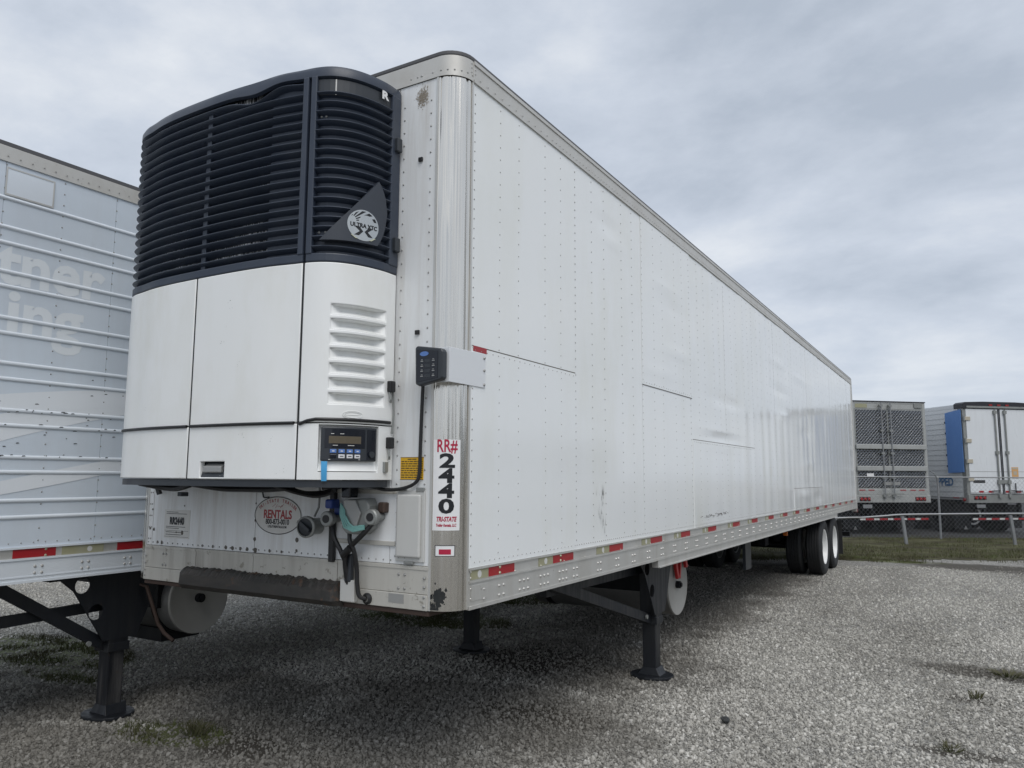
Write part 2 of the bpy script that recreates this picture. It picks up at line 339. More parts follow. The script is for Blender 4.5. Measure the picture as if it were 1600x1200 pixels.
DAMP_SHADE = [(-2.3, -.35, 1.3, .6), (-1.3, .5, 1.2, .7), (-1.0, 1.7, 1.2, .8), (-.9, 3.6, 1.1, 1.0), (-1.9, .5, .8, .5), (-1.2, 6.5, 1.0, 2.0), (-2.9, 1.0, .8, .7), (2.35, 14.65, 1.3, .6), (-1.3, 10, 1.1, 2.2), (-3.6, .3, .7, .35), (2.5, 5.05, .7, .25)]  # wet patches; at front-left the foreground shade is painted in with them
GREEN = [(-2.35, .3, .3, .2), (-5.6, 1.2, 1.1, 0.5), (-4.6, 0.75, 0.5, 0.18), (-2.6, 0.2, 0.35, 0.16), (-3.6, 4.6, 1.2, 0.5), (-0.2, 15.0, 1.6, 0.3), (-4.2, 6.5, 1.5, 0.7)]
def gravel_mat(name, stone):
    m = mat(name, (0.3, 0.3, 0.29), 0.85, spec=0.25); t, b = P(m)
    gp_ = N(t, 'ShaderNodeNewGeometry'); bm_ = N(t, 'ShaderNodeMapping'); bm_.inputs['Scale'].default_value = (1.0, 0.35, 1); L(t, gp_.outputs['Position'], bm_.inputs[0])
    bn = N(t, 'ShaderNodeTexNoise'); bn.inputs['Scale'].default_value = 0.7; bn.inputs['Detail'].default_value = 6; bn.inputs['Roughness'].default_value = .6; L(t, bm_.outputs[0], bn.inputs['Vector'])
    big = ramp(t, bn.outputs[0], [(0.3, (0.66, 0.65, 0.63)), (0.5, (0.95, 0.945, 0.93)), (0.7, (1.12, 1.115, 1.10))])
    if stone:
        oi = N(t, 'ShaderNodeObjectInfo')
        c = ramp(t, oi.outputs['Random'], [(0.0, (0.27, 0.262, 0.243)), (0.3, (0.41, 0.398, 0.368)), (0.75, (0.53, 0.514, 0.476)), (0.93, (0.62, 0.604, 0.566)), (1.0, (0.72, 0.705, 0.67))])
        n = ntex(t, 60, (1, 1, 1), 3, 0.6, coord='Object'); c = mixc(t, 1.0, c, ramp(t, n, [(0.3, 0.75), (0.7, 1.1)]), 'MULTIPLY')
    else:
        tcn = N(t, 'ShaderNodeTexCoord'); vo = N(t, 'ShaderNodeTexVoronoi'); vo.inputs['Scale'].default_value = 75; L(t, tcn.outputs['Object'], vo.inputs['Vector'])
        hs = N(t, 'ShaderNodeSeparateColor'); L(t, vo.outputs['Color'], hs.inputs[0])
        c = ramp(t, hs.outputs[0], [(0.0, (0.19, 0.187, 0.178)), (0.5, (0.37, 0.36, 0.335)), (0.9, (0.51, 0.497, 0.465)), (1.0, (0.62, 0.615, 0.60))])
        c = mixc(t, 1.0, c, ramp(t, vo.outputs['Distance'], [(0.25, 1.1), (0.75, 0.35)]), 'MULTIPLY')
        bump(t, b, vo.outputs['Distance'], 0.7, -0.012)
    c = mixc(t, 1.0, c, big, 'MULTIPLY')
    damp_shade = wpatch(t, DAMP_SHADE); c = mixc(t, mixc(t, 0.62, (0, 0, 0), damp_shade), c, (0.085, 0.078, 0.066))
    sm = wpatch(t, SOIL) if not stone else None
    if not stone:
        c = mixc(t, mixc(t, 0.85, (0, 0, 0), sm), c, (0.065, 0.058, 0.048))
        gm = wpatch(t, GREEN); c = mixc(t, mixc(t, 0.8, (0, 0, 0), gm), c, (0.105, 0.12, 0.045))
    L(t, c, b.inputs['Base Color'])
    return m
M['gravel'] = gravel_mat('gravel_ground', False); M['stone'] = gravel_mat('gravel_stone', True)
g = MB()
for x0, x1, y0, y1 in [(-300, 300, -300, 300)]:
    g.add([(x0, y0, 0), (x1, y0, 0), (x1, y1, 0), (x0, y1, 0)], [(0, 1, 2, 3)])
go = g.build('ground', M['gravel'], kind='structure')

def outside_soil(x, y):
    for (sx, sy, rx, ry) in SOIL[:5]:
        d = math.hypot((x-sx)/rx, (y-sy)/ry) + 0.5*noise.noise((x*2.5, y*2.5, 1.0))
        if d < 1.0: return 0.10
    for (sx, sy, rx, ry) in SOIL[5:]:
        d = math.hypot((x-sx)/rx, (y-sy)/ry) + 0.5*noise.noise((x*2.5, y*2.5, 1.0))
        if d < 0.9: return 0.5
    for (sx, sy, rx, ry) in GREEN:
        d = math.hypot((x-sx)/rx, (y-sy)/ry) + 0.5*noise.noise((x*2.5, y*2.5, 1.0))
        if d < 1.0: return 0.3
    return 1.0
F2 = Vector((math.sin(YAW), math.cos(YAW))); R2 = Vector((math.cos(YAW), -math.sin(YAW)))
def rel(x, y):
    q = Vector((x-CP.x, y-CP.y)); return q.dot(F2), q.dot(R2)
step = 0.2; vs = {}; vl = []; dens = []; fs = []
def gv(i, j):
    if (i, j) not in vs:
        x, y = i*step, j*step
        d, l = rel(x, y); vs[(i, j)] = len(vl); vl.append((x, y, 0.004))
        k = 4300 if d < 6.5 else (3200 if d < 9 else (1900 if d < 11.5 else 1100))
        dens.append(k*outside_soil(x, y)*(0.85+0.3*noise.noise((x*.8, y*.8, 5))))
    return vs[(i, j)]
for i in range(-60, 60):
    for j in range(-15, 95):
        d, l = rel((i+.5)*step, (j+.5)*step)
        if 3.2 < d < 15.5 and abs(l) < 0.74*d+0.8:
            fs.append((gv(i, j), gv(i+1, j), gv(i+1, j+1), gv(i, j+1)))
me = bpy.data.meshes.new('gravel'); me.from_pydata(vl, [], fs)
at = me.attributes.new('dens', 'FLOAT', 'POINT'); at.data.foreach_set('value', dens)
gro = bpy.data.objects.new('gravel', me); COL.objects.link(gro); gro['kind'] = 'stuff'; me.materials.append(M['stone'])
ng = bpy.data.node_groups.new('scatter_gravel', 'GeometryNodeTree')
ng.interface.new_socket('Geometry', in_out='INPUT', socket_type='NodeSocketGeometry'); ng.interface.new_socket('Geometry', in_out='OUTPUT', socket_type='NodeSocketGeometry')
gi = N(ng, 'NodeGroupInput'); gout = N(ng, 'NodeGroupOutput')
dp = N(ng, 'GeometryNodeDistributePointsOnFaces'); na = N(ng, 'GeometryNodeInputNamedAttribute', data_type='FLOAT'); na.inputs[0].default_value = 'dens'
L(ng, gi.outputs[0], dp.inputs[0]); L(ng, na.outputs[0], dp.inputs['Density'])
ico = N(ng, 'GeometryNodeMeshIcoSphere'); ico.inputs['Radius'].default_value = 1; ico.inputs['Subdivisions'].default_value = 2
sp = N(ng, 'GeometryNodeSetPosition'); nz = N(ng, 'ShaderNodeTexNoise'); nz.inputs['Scale'].default_value = 0.9; nz.inputs['Detail'].default_value = 1
vm = N(ng, 'ShaderNodeVectorMath', operation='SUBTRACT'); vm.inputs[1].default_value = (.5, .5, .5); vm2 = N(ng, 'ShaderNodeVectorMath', operation='SCALE'); vm2.inputs['Scale'].default_value = 1.9
L(ng, nz.outputs['Color'], vm.inputs[0]); L(ng, vm.outputs[0], vm2.inputs[0]); L(ng, vm2.outputs[0], sp.inputs['Offset']); L(ng, ico.outputs[0], sp.inputs[0])
sm_ = N(ng, 'GeometryNodeSetMaterial'); sm_.inputs['Material'].default_value = M['stone']; L(ng, sp.outputs[0], sm_.inputs[0])
ip = N(ng, 'GeometryNodeInstanceOnPoints'); L(ng, dp.outputs[0], ip.inputs[0]); L(ng, sm_.outputs[0], ip.inputs['Instance'])
rr = N(ng, 'FunctionNodeRandomValue', data_type='FLOAT_VECTOR'); rr.inputs[0].default_value = (0, 0, 0); rr.inputs[1].default_value = (6.28, 6.28, 6.28)
L(ng, rr.outputs[0], ip.inputs['Rotation'])
rs = N(ng, 'FunctionNodeRandomValue', data_type='FLOAT'); rs.inputs[2].default_value = 0; rs.inputs[3].default_value = 1; rs.inputs['Seed'].default_value = 3
pw = N(ng, 'ShaderNodeMath', operation='POWER'); pw.inputs[1].default_value = 3.8; L(ng, rs.outputs[1], pw.inputs[0])
mr = N(ng, 'ShaderNodeMapRange'); mr.inputs['To Min'].default_value = 0.0040; mr.inputs['To Max'].default_value = 0.0175; L(ng, pw.outputs[0], mr.inputs['Value'])
vs3 = N(ng, 'FunctionNodeRandomValue', data_type='FLOAT_VECTOR'); vs3.inputs[0].default_value = (.8, .7, .5); vs3.inputs[1].default_value = (1.35, 1.1, .9); vs3.inputs['Seed'].default_value = 9
ml = N(ng, 'ShaderNodeVectorMath', operation='SCALE'); L(ng, vs3.outputs[0], ml.inputs[0]); L(ng, mr.outputs[0], ml.inputs['Scale']); L(ng, ml.outputs[0], ip.inputs['Scale'])
jn = N(ng, 'GeometryNodeJoinGeometry'); L(ng, ip.outputs[0], jn.inputs[0]); L(ng, jn.outputs[0], gout.inputs[0])
gm = gro.modifiers.new('scatter', 'NODES'); gm.node_group = ng

# grass verge: sheet plus blades
def vp(d, l, z=0.0): return (CP.x + F2.x*d + R2.x*l, CP.y + F2.y*d + R2.y*l, z)
M['verge'] = mat('verge_soil', (0.1, 0.1, 0.05), 0.95, spec=0.1)
t, b = P(M['verge'])
c = ramp(t, ntex(t, 1.3, (1, 1, 1), 7, 0.7), [(0.34, (0.045, 0.04, 0.031)), (0.5, (0.075, 0.072, 0.042)), (0.62, (0.105, 0.105, 0.06)), (0.75, (0.20, 0.19, 0.155))])
L(t, c, b.inputs['Base Color']); bump(t, b, ntex(t, 22, (1, 1, 1), 4), 0.8, 0.03)
vg = MB(); n = 60
def edge(l): return 16.7 + 0.35*noise.noise((l*.6, 0, 0)) + 0.30*noise.noise((l*2.3, 4, 0)) + 0.22*noise.noise((l*6.5, 9, 0)) + 0.1*noise.noise((l*15, 9, 0)) - 0.08*max(0, l-12)
lo = -4; hi = 34
pts1 = [vp(edge(lo+(hi-lo)*k/760), lo+(hi-lo)*k/760, 0.008) for k in range(761)]; pts2 = [vp(30, lo+(hi-lo)*k/760, 0.008) for k in range(761)]
vg.add(pts1+pts2, [(k, k+1, 762+k, 761+k) for k in range(760)])
vg.build('grass_verge', M['verge'], kind='structure')
shade_mb = MB(); q = [vp(d, l, 0.014) for d, l in ((22.9, -4), (22.9, 40), (80, 40), (80, -4))]; shade_mb.add(q, [(0, 1, 2, 3)]); shade_mb.build('shade_sheet', M['shade_dark'], kind='structure')  # dark sheet added beyond the fence as painted shade under the far trailers
M['blade'] = mat('grass_blade', (0.08, 0.1, 0.03), 0.7, spec=0.2)
t, b = P(M['blade'])
c = ramp(t, ntex(t, 1.6, (1, 1, 1), 4, 0.6), [(0.35, (0.08, 0.07, 0.045)), (0.5, (0.085, 0.088, 0.04)), (0.65, (0.10, 0.12, 0.045))])
L(t, c, b.inputs['Base Color'])
def blades(name, pts, h0, h1, wd, per=1, parent=None):
    mb = MB()
    for (x, y) in pts:
        for _ in range(per):
            a = random.uniform(0, 6.28); h = random.uniform(h0, h1); bx, by = random.gauss(0, .35)*h, random.gauss(0, .35)*h
            dx, dy = math.cos(a)*wd, math.sin(a)*wd
            mb.add([(x-dx, y-dy, 0), (x+dx, y+dy, 0), (x+bx, y+by, h)], [(0, 1, 2)])
    return mb
pts = []
while len(pts) < 24000:
    l = random.uniform(5, 20); d = random.uniform(edge(l)-.35, 23.4) if random.random() < .7 else random.gauss(edge(l)+.25, .35)
    if noise.noise((l*.9, d*1.1, 2)) + 0.35*random.random() > 0.08 + (0.12 if d < edge(l) else 0) + max(0, (d-19.5)*.05): pts.append(vp(d, l)[:2])
blades('grass', pts, 0.03, 0.10, 0.006).build('grass', M['blade'], kind='stuff')
pts = []
for (gx, gy, rx, ry) in GREEN:
    for _ in range(int(2600*rx*ry/.3)):
        a = random.uniform(0, 6.28); r = math.sqrt(random.random()); x, y = gx+math.cos(a)*r*rx, gy+math.sin(a)*r*ry
        if noise.noise((x*3, y*3, 7)) > -0.02: pts.append((x, y))
blades('sparse_grass', pts, 0.015, 0.06, 0.0045).build('sparse_grass', M['blade'], kind='stuff')

# ------------------------------------------------------------ trailer dimensions
W, LEN, ZB, ZT = 2.595, 16.19, 1.046, 4.049
RC = 0.135; RH = 0.142; ZS = 1.255
def corner(a, r=RC, near=True):
    """a: 0 at the front face .. 90 at the side face"""
    a = R(a); x = -RC + r*math.sin(a); y = RC - r*math.cos(a)
    return (x, y) if near else (-W - x, y)
def nvec(a, near=True):
    a = R(a); return (math.sin(a)*(1 if near else -1), -math.cos(a), 0)

def outline(inset=0.0, n=8):
    """plan outline of the body, rounded at the front"""
    r = RC-inset; pts = [(-inset, LEN-inset)]
    pts += [corner(90-90*k/n, r) for k in range(n+1)]
    pts += [corner(90*k/n, r, False) for k in range(n+1)]
    pts += [(-W+inset, LEN-inset)]
    return pts
def prismz(mb, pts, z0, z1): return mb.prism([(x, y, z0) for x, y in pts], (0, 0, z1-z0))
def strip(mb, a0, a1, r, z0, z1, near=True, th=0.002, n=10):
    """curved sheet hugging the rounded corner"""
    o = [corner(a0+(a1-a0)*k/n, r, near) for k in range(n+1)]; i_ = [corner(a0+(a1-a0)*k/n, r-th, near) for k in range(n+1)]
    return prismz(mb, o+i_[::-1], z0, z1)

# ------------------------------------------------------------ shared running gear
def tyre_profile():
    w_ = 0.135; p = [(-w_+.02, .30), (-w_, .34), (-w_-.008, .40), (-w_+.006, .465), (-w_+.03, .49)]
    for k in range(5):
        x0 = -0.1+k*0.0425
        p += [(x0, .498), (x0+.028, .498), (x0+.0285, .486), (x0+.0415, .486)]
    p = p[:-2] + [(w_-.03, .49), (w_-.006, .465), (w_+.008, .40), (w_, .34), (w_-.02, .30)]
    return p
TYRE = RIM = HUB = None
def wheel(parent, x, y, z, side, rimm='rim'):
    """side +1: outer face looks +x, dished in"""
    global TYRE
    o = MB().lathe(tyre_profile(), (0, 0, 0), (1, 0, 0), 40).build('wheel', M['rubber'], parent, True)
    o.location = (x, y, z)
    rm = MB().lathe([(-.115, .292), (-.115, .29), (-.05, .275), (0, .26), (.055, .275), (.115, .288), (.125, .306), (.112, .308), (.1, .298)], (0, 0, 0), (1, 0, 0), 40)
    s = 1 if side > 0 else -1
    rm.lathe([(.105*s, .287), (.07*s, .279), (.015*s, .272), (.0, .25), (-.02*s, .22), (-.015*s, .13), (-.01*s, .12)], (0, 0, 0), (1, 0, 0), 40)
    rm.build('rim', M[rimm], o, True)
    hb = MB().lathe([(-.05*s, .12), (.03*s, .115), (.05*s, .09), (.075*s, .085), (.08*s, .0)], (0, 0, 0), (1, 0, 0), 20)
    for k in range(10):
        a = k*math.pi/5; hb.cyl((-.015*s, .165*math.cos(a), .165*math.sin(a)), (.02*s, .165*math.cos(a), .165*math.sin(a)), .016, n=6)
    hb.build('hub', M['castgrey'], o, True)
    return o
def running_gear(root, axles, flap_y, rail=(9.9, 14.6), rimm='rim'):
    for y in axles:
        wheel(root, -.175, y, .5, 1, rimm); wheel(root, -.515, y, .5, -1, rimm)
        wheel(root, -W+.175, y, .5, -1, rimm); wheel(root, -W+.515, y, .5, 1, 'castgrey')
        MB().cyl((-.6, y, .5), (-W+.6, y, .5), .065, n=14).build('axle', M['black'], root, True)
        for x in (-.72, -W+.72):
            MB().cyl((x, y+.02, .5), (x, y+.02, .86), .11, n=14).cyl((x, y+.02, .45), (x, y+.02, .5), .1, n=14).build('air_spring', M['rubber'], root, True)
            MB().bar((x, y-.5, .72), (x, y+.05, .52), .09, .12).build('trailing_arm', M['black'], root)
    for x in (-.78, -W+.78):
        mb = MB().box(x-.06, x+.06, rail[0], rail[1], .84, .98).box(x-.06, x+.06, rail[0]+.2, rail[0]+.45, .6, .84)
        for y in axles: mb.prism([(x-.05, y-.62, .86), (x-.05, y-.38, .86), (x-.05, y-.42, .6), (x-.05, y-.56, .6)], (.1, 0, 0))
        mb.build('slider_rail', M['black'], root)
    for y in (rail[0]+.3, axles[0]+.55, rail[1]-.3):
        MB().box(-W+.72, -.72, y-.05, y+.05, .80, .93).build('slider_crossmember', M['black'], root)
    for x in (-.36, -W+.36):
        MB().box(x-.3, x+.3, flap_y, flap_y+.012, .18, .86).build('mud_flap', M['rubber'], root)
def landing_gear(root, ly, nearx, farx, crank=False, barz=.93, tube='leg', brace=1.95):
    for x, s in ((nearx, 1), (farx, -1)):
        lg = MB().box(x-.075, x+.075, ly-.075, ly+.075, .50, 1.06).build('landing_leg', M['leg'], root, bevel=.008)
        MB().box(x-.06, x+.06, ly-.06, ly+.06, .03, .50).build('inner_tube', M[tube], lg, bevel=.006)
        ft = MB().prism([(x+.19*math.cos(a), ly+.17*math.sin(a), .006) for a in [k*math.pi/8 for k in range(16)]], (0, 0, .022))
        ft.prism([(x-.1, ly-.08, .028), (x+.1, ly-.08, .028), (x+.062, ly-.062, .09), (x-.062, ly-.062, .09)], (0, .16, 0)).build('foot_plate', M['leg'], lg, bevel=.004)
        MB().box(x-.083, x+.083, ly-.083, ly+.083, .46, .52).build('collar', M['leg'], lg, bevel=.004)
        if s < 0:
            MB().box(x-.09, x+.09, ly-.12, ly+.12, .8, 1.05).build('leg_bracket', M['leg'], lg); continue
        # flat gusset with round holes on the outer side of the leg
        g = bmesh.new(); ox = x+s*.085
        outer = [(-.50, 1.04), (.36, 1.04), (.30, .93), (.125, .55), (-.125, .55), (-.36, .92)]
        return_holes = [(-.30, .955, .055), (-.19, .76, .055)]
        gp = MB()
        poly = outer
        # plate cut as a grid of small cells, leaving the holes open
        nx, nz = 34, 20
        def inside(px_, pz_):
            c_ = False; j_ = len(poly)-1
            for i_ in range(len(poly)):
                (xi, zi), (xj, zj) = poly[i_], poly[j_]
                if (zi > pz_) != (zj > pz_) and px_ < (xj-xi)*(pz_-zi)/(zj-zi)+xi: c_ = not c_
                j_ = i_
            return c_
        me_ = bmesh.new()
        ov = [me_.verts.new((ox, ly+a, c)) for a, c in outer]
        ed = [me_.edges.new((ov[i], ov[(i+1) % len(ov)])) for i in range(len(ov))]
        for hx, hz, hr in return_holes:
            hv = [me_.verts.new((ox, ly+hx+hr*math.cos(k*math.pi/10), hz+hr*math.sin(k*math.pi/10))) for k in range(20)]
            ed += [me_.edges.new((hv[i], hv[(i+1) % 20])) for i in range(20)]
        bmesh.ops.triangle_fill(me_, use_beauty=True, use_dissolve=False, edges=ed)
        r_ = bmesh.ops.extrude_face_region(me_, geom=list(me_.faces)); bmesh.ops.translate(me_, vec=(-s*.012, 0, 0), verts=[v for v in r_['geom'] if isinstance(v, bmesh.types.BMVert)])
        bmesh.ops.recalc_face_normals(me_, faces=me_.faces)
        m2 = bpy.data.meshes.new('gusset'); me_.to_mesh(m2); me_.free(); m2.materials.append(M['leg'])
        go_ = bpy.data.objects.new('gusset_plate', m2); COL.objects.link(go_); go_.parent = lg
        MB().box(x-.07, x+.07, ly-.52, ly+.37, 1.0, 1.045).build('mount_rail', M['black'], lg)
    MB().bar((nearx-.08, ly+.05, .96), (farx+.08, ly+.05, .96), .06, .1).build('cross_brace', M['leg'], root)
    for x in (nearx, farx):
        MB().bar((x, ly-.06, .50), (x, ly-brace, 1.02), .05, .075).build('drag_brace', M['leg'], root)
        MB().bar((x-.056, ly-.06, barz), (x-.056, ly-1.9, barz-.05 if barz < .9 else barz+.02), .05, .07).build('side_bar', M['leg'], root)
        MB().cyl((x+.03, ly-.2, .54), (x+.045, ly-.2, .54), .018, n=8).build('brace_bolt', M['castgrey'], root)
    if crank: MB().tube([(nearx+.02, ly+.12, .93), (nearx+.13, ly+.16, .9), (nearx+.16, ly+.25, .62), (nearx+.2, ly+.28, .55), (nearx+.28, ly+.3, .5)], .014).build('crank_handle', M['rust'], root, True)
def fuel_tank(root, cy, cz, r, x0, x1, mend):
    """drum lying across the trailer, slung in straps; x1 is the near end"""
    tk = MB().lathe([(x0, .0), (x0, r-.03), (x0+.03, r), (x1-.03, r), (x1-.012, r-.004)], (0, cy, cz), (1, 0, 0), 40).build('fuel_tank', M['tank'], root, True)
    MB().lathe([(x1-.012, r+.004), (x1+.004, r), (x1+.004, r-.012), (x1-.006, r-.03), (x1-.004, .13), (x1-.012, .10), (x1-.012, 0)], (0, cy, cz), (1, 0, 0), 40).build('end_cap', mend, tk, True)
    mb = MB().cyl((x1-.02, cy, cz), (x1+.03, cy, cz), .035, n=12).cyl((x1+.03, cy, cz), (x1+.045, cy, cz), .02, n=8)
    mb.build('filler_plug', M['black'], tk, True)
    for x in (x0+.15, x1-.22):
        MB().lathe([(x, r), (x, r+.008), (x+.06, r+.008), (x+.06, r)], (0, cy, cz), (1, 0, 0), 40).build('strap', M['black'], tk)
    MB().box(x0+.1, x1-.1, cy-.3, cy-.22, cz-.05, 1.03).box(x0+.1, x1-.1, cy+.22, cy+.3, cz-.05, 1.03).box(x0+.1, x1-.1, cy-.3, cy+.3, .98, 1.03).build('tank_hanger', M['black'], root)
    return tk
def crossmembers(root, y0, y1, step_=.55):
    y = y0; me_ = None
    while y < y1:
        if me_ is None:
            o = MB().box(-W+.08, -.08, -.03, .03, ZB-.02, ZB+.1).build('floor_crossmember', M['black'], root); me_ = o.data
        else:
            o = bpy.data.objects.new('floor_crossmember', me_); COL.objects.link(o); o.parent = root
        o.location = (0, y, 0); y += step_

# ------------------------------------------------------------ main refrigerated trailer
T = empty('refrigerated_trailer', 'white refrigerated semi-trailer with dark blue grille nose unit and RR# 2440 label, parked in front', 'semi-trailer')
prismz(MB(), outline(.03), ZB+.02, ZT-.03).build('inner_body', M['dark'], T)
prismz(MB(), outline(-.006), ZT-.022, ZT+.004).build('roof', M['roofedge'], T, bevel=.006)
# top rails
def ring(mb, r0, r1, a0, a1, z0, z1, near, n=10):
    return strip(mb, a0, a1, r0, z0, z1, near, r0-r1, n)
RZ0, RZ1 = ZT-RH, ZT-.023
mb = MB()
o = [corner(90-90*k/10, RC+.004) for k in range(11)] + [corner(90*k/10, RC+.004, False) for k in range(11)]
i_ = [corner(90-90*k/10, RC-.02) for k in range(11)] + [corner(90*k/10, RC-.02, False) for k in range(11)]
prismz(mb, o+i_[::-1], RZ0, RZ1)
fr = mb.build('front_top_rail', M['rail'], T, True)
mb = MB(); prismz(mb, [(x_, y_) for x_, y_ in [corner(90-90*k/10, RC+.0075) for k in range(11)] + [corner(90*k/10, RC+.0075, False) for k in range(11)] + [corner(90-90*k/10, RC-.01, False) for k in range(11)] + [corner(90*k/10, RC-.01) for k in range(11)]], RZ0, RZ0+.022)
mb.build('rail_lip', M['rail'], fr, True)
for near in (True, False):
    s = 1 if near else -1; x0 = 0 if near else -W
    o = MB().box(min(x0-.02*s, x0+.006*s), max(x0-.02*s, x0+.006*s), RC+.004, LEN-.1, RZ0, RZ1).build('side_top_rail', M['rail'], T, bevel=.003)
    MB().box(min(x0, x0+.012*s), max(x0, x0+.012*s), RC+.006, LEN-.1, RZ1-.018, RZ1+.004).box(min(x0, x0+.011*s), max(x0, x0+.011*s), RC+.006, LEN-.1, RZ0-.002, RZ0+.014).build('rail_lip', M['rail'], o)
# rail rivets
mb = MB()
y = .2
while y < LEN-.2:
    mb.dome((.0115, y, RZ0+.028), (1, 0, 0), .0055, .003); y += .052 if y > 1.0 else .08
for a in range(8, 90, 16):
    x_, y_ = corner(a, RC+.004); mb.dome((x_, y_, RZ0+.034), nvec(a), .006, .004)
for k in range(11): mb.dome((-.17-.075*k*(.35 if k in (3, 4) else 1), -.004, RZ0+.034), (0, -1, 0), .006, .004)
for z_ in (.05, .075, .1): mb.dome((.0065, RC+.022, RZ0+z_), (1, 0, 0), .005, .003); x_, y_ = corner(85, RC+.004); mb.dome((x_, y_, RZ0+z_), nvec(85), .005, .003)
o = mb.build('rail_rivets', M['rivet'], T); o['kind'] = 'stuff'
# corner posts
for near in (True, False):
    mb = strip(MB(), 1, 89, RC, ZB+.004, RZ0-.002, near, .02, 16)
    cp = mb.build('corner_post', M['post'], T, True)
    mb = MB()
    for a in (0, 90):
        x_, y_ = corner(a, RC, near); nx, ny, _ = nvec(a, near)
        if a == 0: mb.box(x_-.007, x_+.007, y_-.005, y_+.004, ZB+.004, RZ0-.001)
        else: mb.box(min(x_-.004*nx, x_+.005*nx), max(x_-.004*nx, x_+.005*nx), y_-.004, y_+.010, ZB+.004, RZ0-.001)
    mb.build('post_trim', M['alu'], cp)
def cyl_uv(amid, z0, r):
    def fn(u, v_):
        a = amid + math.degrees(u/RC); x_, y_ = corner(a, r); return (x_, y_, z0+v_)
    return fn
# number label wrapped round the post
nl = strip(MB(), 5, 66, RC+.0012, 1.452, 1.915, True, .001, 14).build('number_label', M['decal'], T, True)
fn = cyl_uv(35.5, 0, RC+.0024)
lettering([('RR#', 0, 1.880, .092, .0016, .66)], fn, M['letterred'], nl, cut=.008)
lettering([('2', .002, 1.803, .099, .0035, 1.62), ('4', 0, 1.726, .099, .0035, 1.56), ('4', 0, 1.649, .099, .0035, 1.56), ('0', 0, 1.571, .099, .0035, 1.6)], fn, M['letterblk'], nl, cut=.008)
lettering([('TRI-STATE', 0, 1.508, .033, .0012, .68, .25)], fn, M['letterred'], nl, cut=.008)
lettering([('Trailer Rentals, LLC', 0, 1.478, .0195, .0008, .66, .15)], fn, M['letterred'], nl, cut=.008)
sl = strip(MB(), 12, 56, RC+.0012, 1.322, 1.378, True, .001, 8).build('safety_sticker', M['decal'], T, True)
mb = strip(MB(), 12, 56, RC+.0022, 1.322, 1.325, True, .001, 8)
for z0, z1 in ((1.375, 1.378),): strip(mb, 12, 56, RC+.0022, z0, z1, True, .001, 8)
strip(mb, 12, 13.4, RC+.0022, 1.322, 1.378, True, .001, 2); strip(mb, 54.6, 56, RC+.0022, 1.322, 1.378, True, .001, 2)
mb.build('border', M['letterblk'], sl)
strip(MB(), 21, 47, RC+.0022, 1.332, 1.358, True, .001, 6).build('red_bar', M['letterred'], sl)
# tar smear at the post foot
mb = MB(); random.seed(5)
cx_, cz_ = 22, 1.125
ring_ = []
for k in range(40):
    a = 2*math.pi*k/40; rr_ = 1+.28*noise.noise((math.cos(a)*2.2, math.sin(a)*2.2, 3))+.12*random.uniform(-1, 1)
    ring_.append((cx_+13*rr_*math.cos(a), cz_+.036*rr_*math.sin(a)))
mb.add([(*corner(cx_, RC+.0022), cz_)] + [(*corner(max(a, 2), RC+.002), z_) for a, z_ in ring_], [(0, k+1, (k+1) % 40+1) for k in range(40)])
for k in range(26):
    a = random.uniform(1, 38); z_ = 1.07+abs(random.gauss(0, .05)); q = random.uniform(.6, 2.2)
    mb.add([(*corner(a, RC+.002), z_-.004*q), (*corner(a+2*q, RC+.002), z_), (*corner(a+.5, RC+.002), z_+.008*q), (*corner(max(a-1.5*q, .5), RC+.002), z_+.002)], [(0, 1, 2, 3)])
for k in range(14):
    a = 2+k*1.4; mb.add([(*corner(a, RC+.0021), 1.055), (*corner(a+1.6, RC+.0021), 1.055), (*corner(a+.8, RC+.0021), 1.075+.03*random.random())], [(0, 1, 2)])
mb.build('tar_smear', M['tar'], T)

# side skins
PW = (LEN-.1-.158)/12.8; PY0 = .146
DENTS = [(1.98, 3.62, .22, .03, -.010), (2.08, 3.52, .2, .02, .009), (3.3, 3.42, .35, .03, .008), (3.5, 3.25, .4, .03, -.007), (3.6, 2.86, .35, .03, .006), (5.1, 2.56, .5, .05, -.012), (4.7, 2.22, .5, .035, .011), (5.2, 2.14, .6, .03, -.014), (5.0, 2.06, .6, .02, .010), (5.6, 2.55, .3, .04, -.010), (8.0, 3.35, .5, .05, .008), (8.1, 2.95, .5, .06, -.010), (8.2, 2.6, .4, .05, .010), (10.0, 2.45, .5, .07, -.012), (10.2, 1.95, .5, .05, .008), (9.6, 3.3, .6, .05, .008), (3.1, 2.62, .4, .03, .005), (9.7, 1.45, .5, .06, .008), (11.0, 1.4, .4, .08, -.009)]
def wav(y, z):
    amp = .0006 + .0030*min(1, max(0, (y-2.2)/4))
    h = amp*(.24*math.sin(2*math.pi*(y-.158)/.41+1.6*noise.noise((y*.5, z*.35, 0))) + 1.1*noise.noise((y*2.1, z*.55, 2)) + .7*noise.noise((y*.9, z*.5, 9)) + .35*noise.noise((y*5, z*1.1, 4)))
    for (dy, dz, ry, rz, a) in DENTS:
        q = ((y-dy)/ry)**2 + ((z-dz)/rz)**2
        if q < 9: h += a*.95*math.exp(-q)
    return h
SZ0, SZ1 = ZS-.002, RZ0+.004
